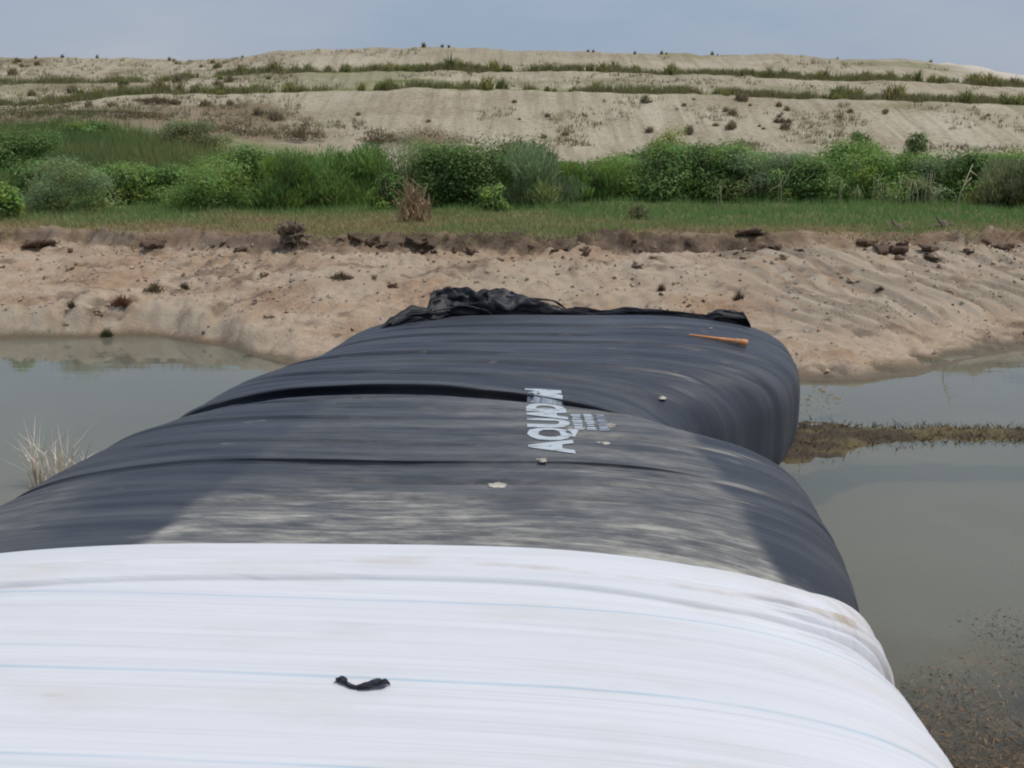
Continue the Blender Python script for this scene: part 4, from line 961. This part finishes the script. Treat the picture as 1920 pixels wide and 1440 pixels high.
me = blob('root_ball', (1, .8, .52), 93, rough=.6, sub=4); me.materials.append(M['rootball']); rc.data = me
nb = len(me.vertices); paths = []; rr = random.Random(4)
for k in range(18):
    a, b = rr.uniform(0, 6.28), rr.uniform(0, 1.2); d = Vector((math.cos(a) * math.cos(b), math.sin(a) * math.cos(b), math.sin(b) * .7)); paths.append([d * .6, d * .95 + Vector((rr.gauss(0, .1), 0, .05)), d * 1.2 + Vector((rr.gauss(0, .22), rr.gauss(0, .1), rr.gauss(.05, .15)))])
V, Fc = stem_rods(paths, .05, .02, 4); link('root', mesh('root', V, Fc), M['bark'], rc)
for (X, Y, lab, sd) in [(1683, 412, 'short dark stump on the bank top at the foot of the ridged slope', 5), (1766, 414, 'split grey stump with a pale broken side on the bank top', 8)]:
    x, zt = at_d(X, Y + 18, 24.6); zb = float(ground_z(np.array([float(x)]), np.array([24.6]))[0]); e = empty('tree_stump', (float(x), 24.6, zb - .05)); tag(e, lab, 'stump')
    rr = random.Random(sd); V, Fc = stem_rods([[(0, 0, -.03), (.02, 0, .08), (-.03, 0, .13 + rr.uniform(0, .05))]], .15, .12, 9); link('trunk', mesh('trunk', V, Fc), M['bark'], e)
    V, Fc = stem_rods([[(0, 0, .1), (.2, -.05, .12), (.42, -.1, .0)], [(0, 0, .08), (-.22, -.1, .1), (-.4, -.15, .0)], [(.0, 0, .08), (-.10, 0, .22), (-.16, 0, .30)]], .045, .012, 6); link('root', mesh('root', V, Fc), M['bark'], e)
r = np.random.RandomState(88); n = 7000
cx_ = -12 + 25 * r.rand(n); tt = r.rand(n) ** .7; cy_ = shore(cx_) + .15 + (lip(cx_) - shore(cx_) - .1) * tt
keep = r.rand(n) < .25 + .75 * sstep(-.1, .5, fbm(cx_ * .7, cy_ * .9, 3, 801)); cx_, cy_, tt = cx_[keep], cy_[keep], tt[keep]; n = len(cx_)
sz = (.012 + .04 * r.rand(n) ** 3)[:, None, None]
octa = np.array([[1, 0, 0], [0, 1, 0], [-1, 0, 0], [0, -1, 0], [0, 0, .8], [0, 0, -.8]]); V = (octa[None] + r.randn(n, 6, 3) * .25) * sz + np.stack([cx_, cy_, ground_z(cx_, cy_) + .004], -1)[:, None]
of = np.array([[0, 1, 4], [1, 2, 4], [2, 3, 4], [3, 0, 4], [1, 0, 5], [2, 1, 5], [3, 2, 5], [0, 3, 5]]); F = (of[None] + np.arange(n)[:, None, None] * 6).reshape(-1, 3)
cs = np.where(r.rand(n, 1) < .08 + .35 * (tt[:, None] > .88), jit((.14, .10, .07), n, r, .4), jit((.42, .34, .26), n, r, .3))
tag(link('bank_rubble', mesh('bank_rubble', V.reshape(-1, 3), F, False, np.repeat(np.concatenate([cs, np.ones((n, 1))], 1), 6, 0)), M['dry']), 'crumbs of dry sand and soil strewn over the bank', 'rubble', None, 'stuff')
# small plants on the slope and the waterline
def small_plant(X, Y, w, D, col, label, n=160, hgt=.3, z=None):
    x, _ = at_d(X, Y, D); x = float(x); zb = float(ground_z(np.array([x]), np.array([float(D)]))[0]) if z is None else z
    r = np.random.RandomState(int(X)); W = w * D / FPX * .5; a = r.rand(n) * 6.28; q = r.rand(n) ** .6
    V, F, cc = blades(np.stack([np.cos(a) * q * W, np.sin(a) * q * W * .6, np.full(n, -.03)], -1), hgt * (.4 + .8 * r.rand(n)) * (1.1 - q * .7), .016, hgt * .5, jit(col, n, r, .35), int(Y), 2)
    o = link('bank_weed', mesh('bank_weed', V, F, False, cc), M['leaf']); o.location = (x, D, zb); tag(o, label, 'weed')
for (X, Y, w, col, h_, lab) in [(228, 572, 40, (.22, .11, .07), .26, 'rusty red dried weed on the pale scarp above the water'), (290, 545, 46, (.18, .14, .08), .2, 'low brown weed beside the rusty red one on the bank'), (346, 540, 22, (.14, .12, .07), .16, 'little dark weed on the bank above the pale scarp'), (200, 630, 24, (.10, .105, .045), .22, 'dark olive weed at the foot of the pale scarp by the water'), (134, 578, 14, (.16, .12, .07), .2, 'thin brown weed hanging on the pale scarp'), (640, 522, 44, (.17, .13, .08), .18, 'flat brown weed half way up the bank'), (465, 672, 60, (.10, .15, .04), .10, 'low green weed patch at the waterline where the dam meets the bank'), (1745, 682, 74, (.075, .10, .025), .09, 'dark green moss tuft on the wet mud flat'), (1900, 710, 90, (.085, .10, .04), .14, 'dark weedy clump in the shallows past the mud flat'), (1240, 545, 14, (.15, .10, .06), .2, 'thin dark weed on the smooth slope behind the dam end'), (1385, 560, 20, (.15, .11, .07), .2, 'wispy brown weed on the smooth slope behind the dam end'), (1650, 545, 18, (.16, .11, .07), .12, 'small dark weed among the bulldozed ridges')]:
    D = dist_on_ground(X, Y); small_plant(X, Y, w, D, col, lab, 220 if w > 30 else 110, h_)

# ---------------------------------------------------------------- weed in the water
def weed_mat(name, label, xs, yc, half, hgt, n, cols, seed, blade):
    r = np.random.RandomState(seed); nx = 160; ny = 26
    X = np.linspace(xs[0], xs[1], nx); t = np.linspace(-1, 1, ny); XX, TT = np.meshgrid(X, t, indexing='ij')
    hw = np.interp(X, *half)[:, None] * (1 + .35 * fbm(X * 1.5, X * 0, 3, seed))[:, None]; YY = np.interp(X, *yc)[:, None] + TT * hw
    ZZ = hgt * (1 - TT ** 2) * (.5 + .9 * (fbm(XX * 3, YY * 3, 3, seed + 3) * .5 + .5)) - .012 - .03 * np.abs(TT) ** 6 + .02 * fbm(XX * 9, YY * 9, 2, seed + 8)
    k = sstep(-.3, .5, fbm(XX * 2.2, YY * 5, 3, seed + 5))[..., None]; cc = np.array(cols[0]) * (1 - k) + np.array(cols[1]) * k
    cc = np.concatenate([cc, np.ones(cc.shape[:2] + (1,))], -1)
    V1 = np.stack([XX, YY, ZZ], -1).reshape(-1, 3); F1 = grid_faces(nx, ny)
    bx = xs[0] + (xs[1] - xs[0]) * r.rand(n); bt = np.clip(r.randn(n) * .5, -1.15, 1.15); by = np.interp(bx, *yc) + bt * np.interp(bx, *half) 
    pts = np.stack([bx, by, hgt * (1 - np.clip(bt, -1, 1) ** 2) * .55 - .02], -1)
    kk = r.rand(n, 1); bc = jit(cols[1], n, r, .4) * kk + jit(cols[2], n, r, .4) * (1 - kk)
    V2, F2, c2 = blades(pts, blade * (.2 + r.rand(n)), .022, .10, bc, seed + 1)
    tri = np.concatenate([F1[:, [0, 1, 2]], F1[:, [0, 2, 3]]]); me = mesh(name, np.vstack([V1, V2]), np.vstack([tri, F2 + len(V1)]), False, np.vstack([cc.reshape(-1, 4), c2]))
    tag(link(name, me, M['algae']), label, 'water weed', None, 'stuff')
weed_mat('floating_weeds', 'long raft of brown and olive weed floating beside the dam', (2.7, 13), ([3.1, 4, 5.5, 7.5, 9, 13], [12.35, 12.72, 12.8, 12.72, 12.62, 12.4]), ([2.6, 3.1, 3.6, 4.2, 4.8, 5.5, 7.5, 9, 13], [.8, .9, .85, .6, .48, .44, .38, .42, .36]), .055, 5200, ((.07, .05, .03), (.14, .105, .048), (.095, .075, .032)), 701, .075)
weed_mat('shore_weeds', 'brown weed and silt in the shallows against the dam bulge', (3.05, 4.6), ([3.05, 3.6, 4.6], [13.4, 13.9, 14.9]), ([3.05, 3.6, 4.6], [.6, .8, .5]), .004, 900, ((.14, .105, .06), (.20, .155, .08), (.13, .11, .05)), 711, .03)
# brown strands just under the surface near the sleeve
r = np.random.RandomState(41); n = 110000
bx = 1.9 + 3.2 * r.rand(n); by = 3.4 + 4.4 * r.rand(n)
dens = (1 - sstep(6.0, 7.4, by + .7 * fbm(bx * .8, by * .8, 3, 731))) * sstep(-.5, .25, fbm(bx * 1.1, by * 1.1, 3, 735) + .4)
keep = r.rand(n) < dens; bx, by = bx[keep], by[keep]; n = len(bx)
an = r.rand(n) * 6.28; L = .02 + .07 * r.rand(n); zz = -.06 + .064 * r.rand(n)
c_ = np.stack([bx, by, zz], -1); dv = np.stack([np.cos(an) * L, np.sin(an) * L, r.randn(n) * .02], -1); sd = np.stack([-np.sin(an), np.cos(an), an * 0], -1) * (.002 + .0045 * r.rand(n))[:, None]
V = np.stack([c_ - dv * .5, c_ + sd, c_ + dv * .5, c_ - sd], 1).reshape(-1, 3)
cs = np.where(r.rand(n, 1) < .35, jit((.27, .155, .08), n, r, .5), jit((.10, .075, .045), n, r, .5))
tag(link('submerged_weeds', mesh('submerged_weeds', V, np.arange(4 * n).reshape(-1, 4), False, np.repeat(np.concatenate([cs, np.ones((n, 1))], 1), 4, 0)), M['algae']), 'rusty brown weed strands just under the water beside the white sleeve', 'water weed', None, 'stuff')
print('tris', sum(len(o.data.loops) - 2 * len(o.data.polygons) for o in scene.objects if o.type == 'MESH'))
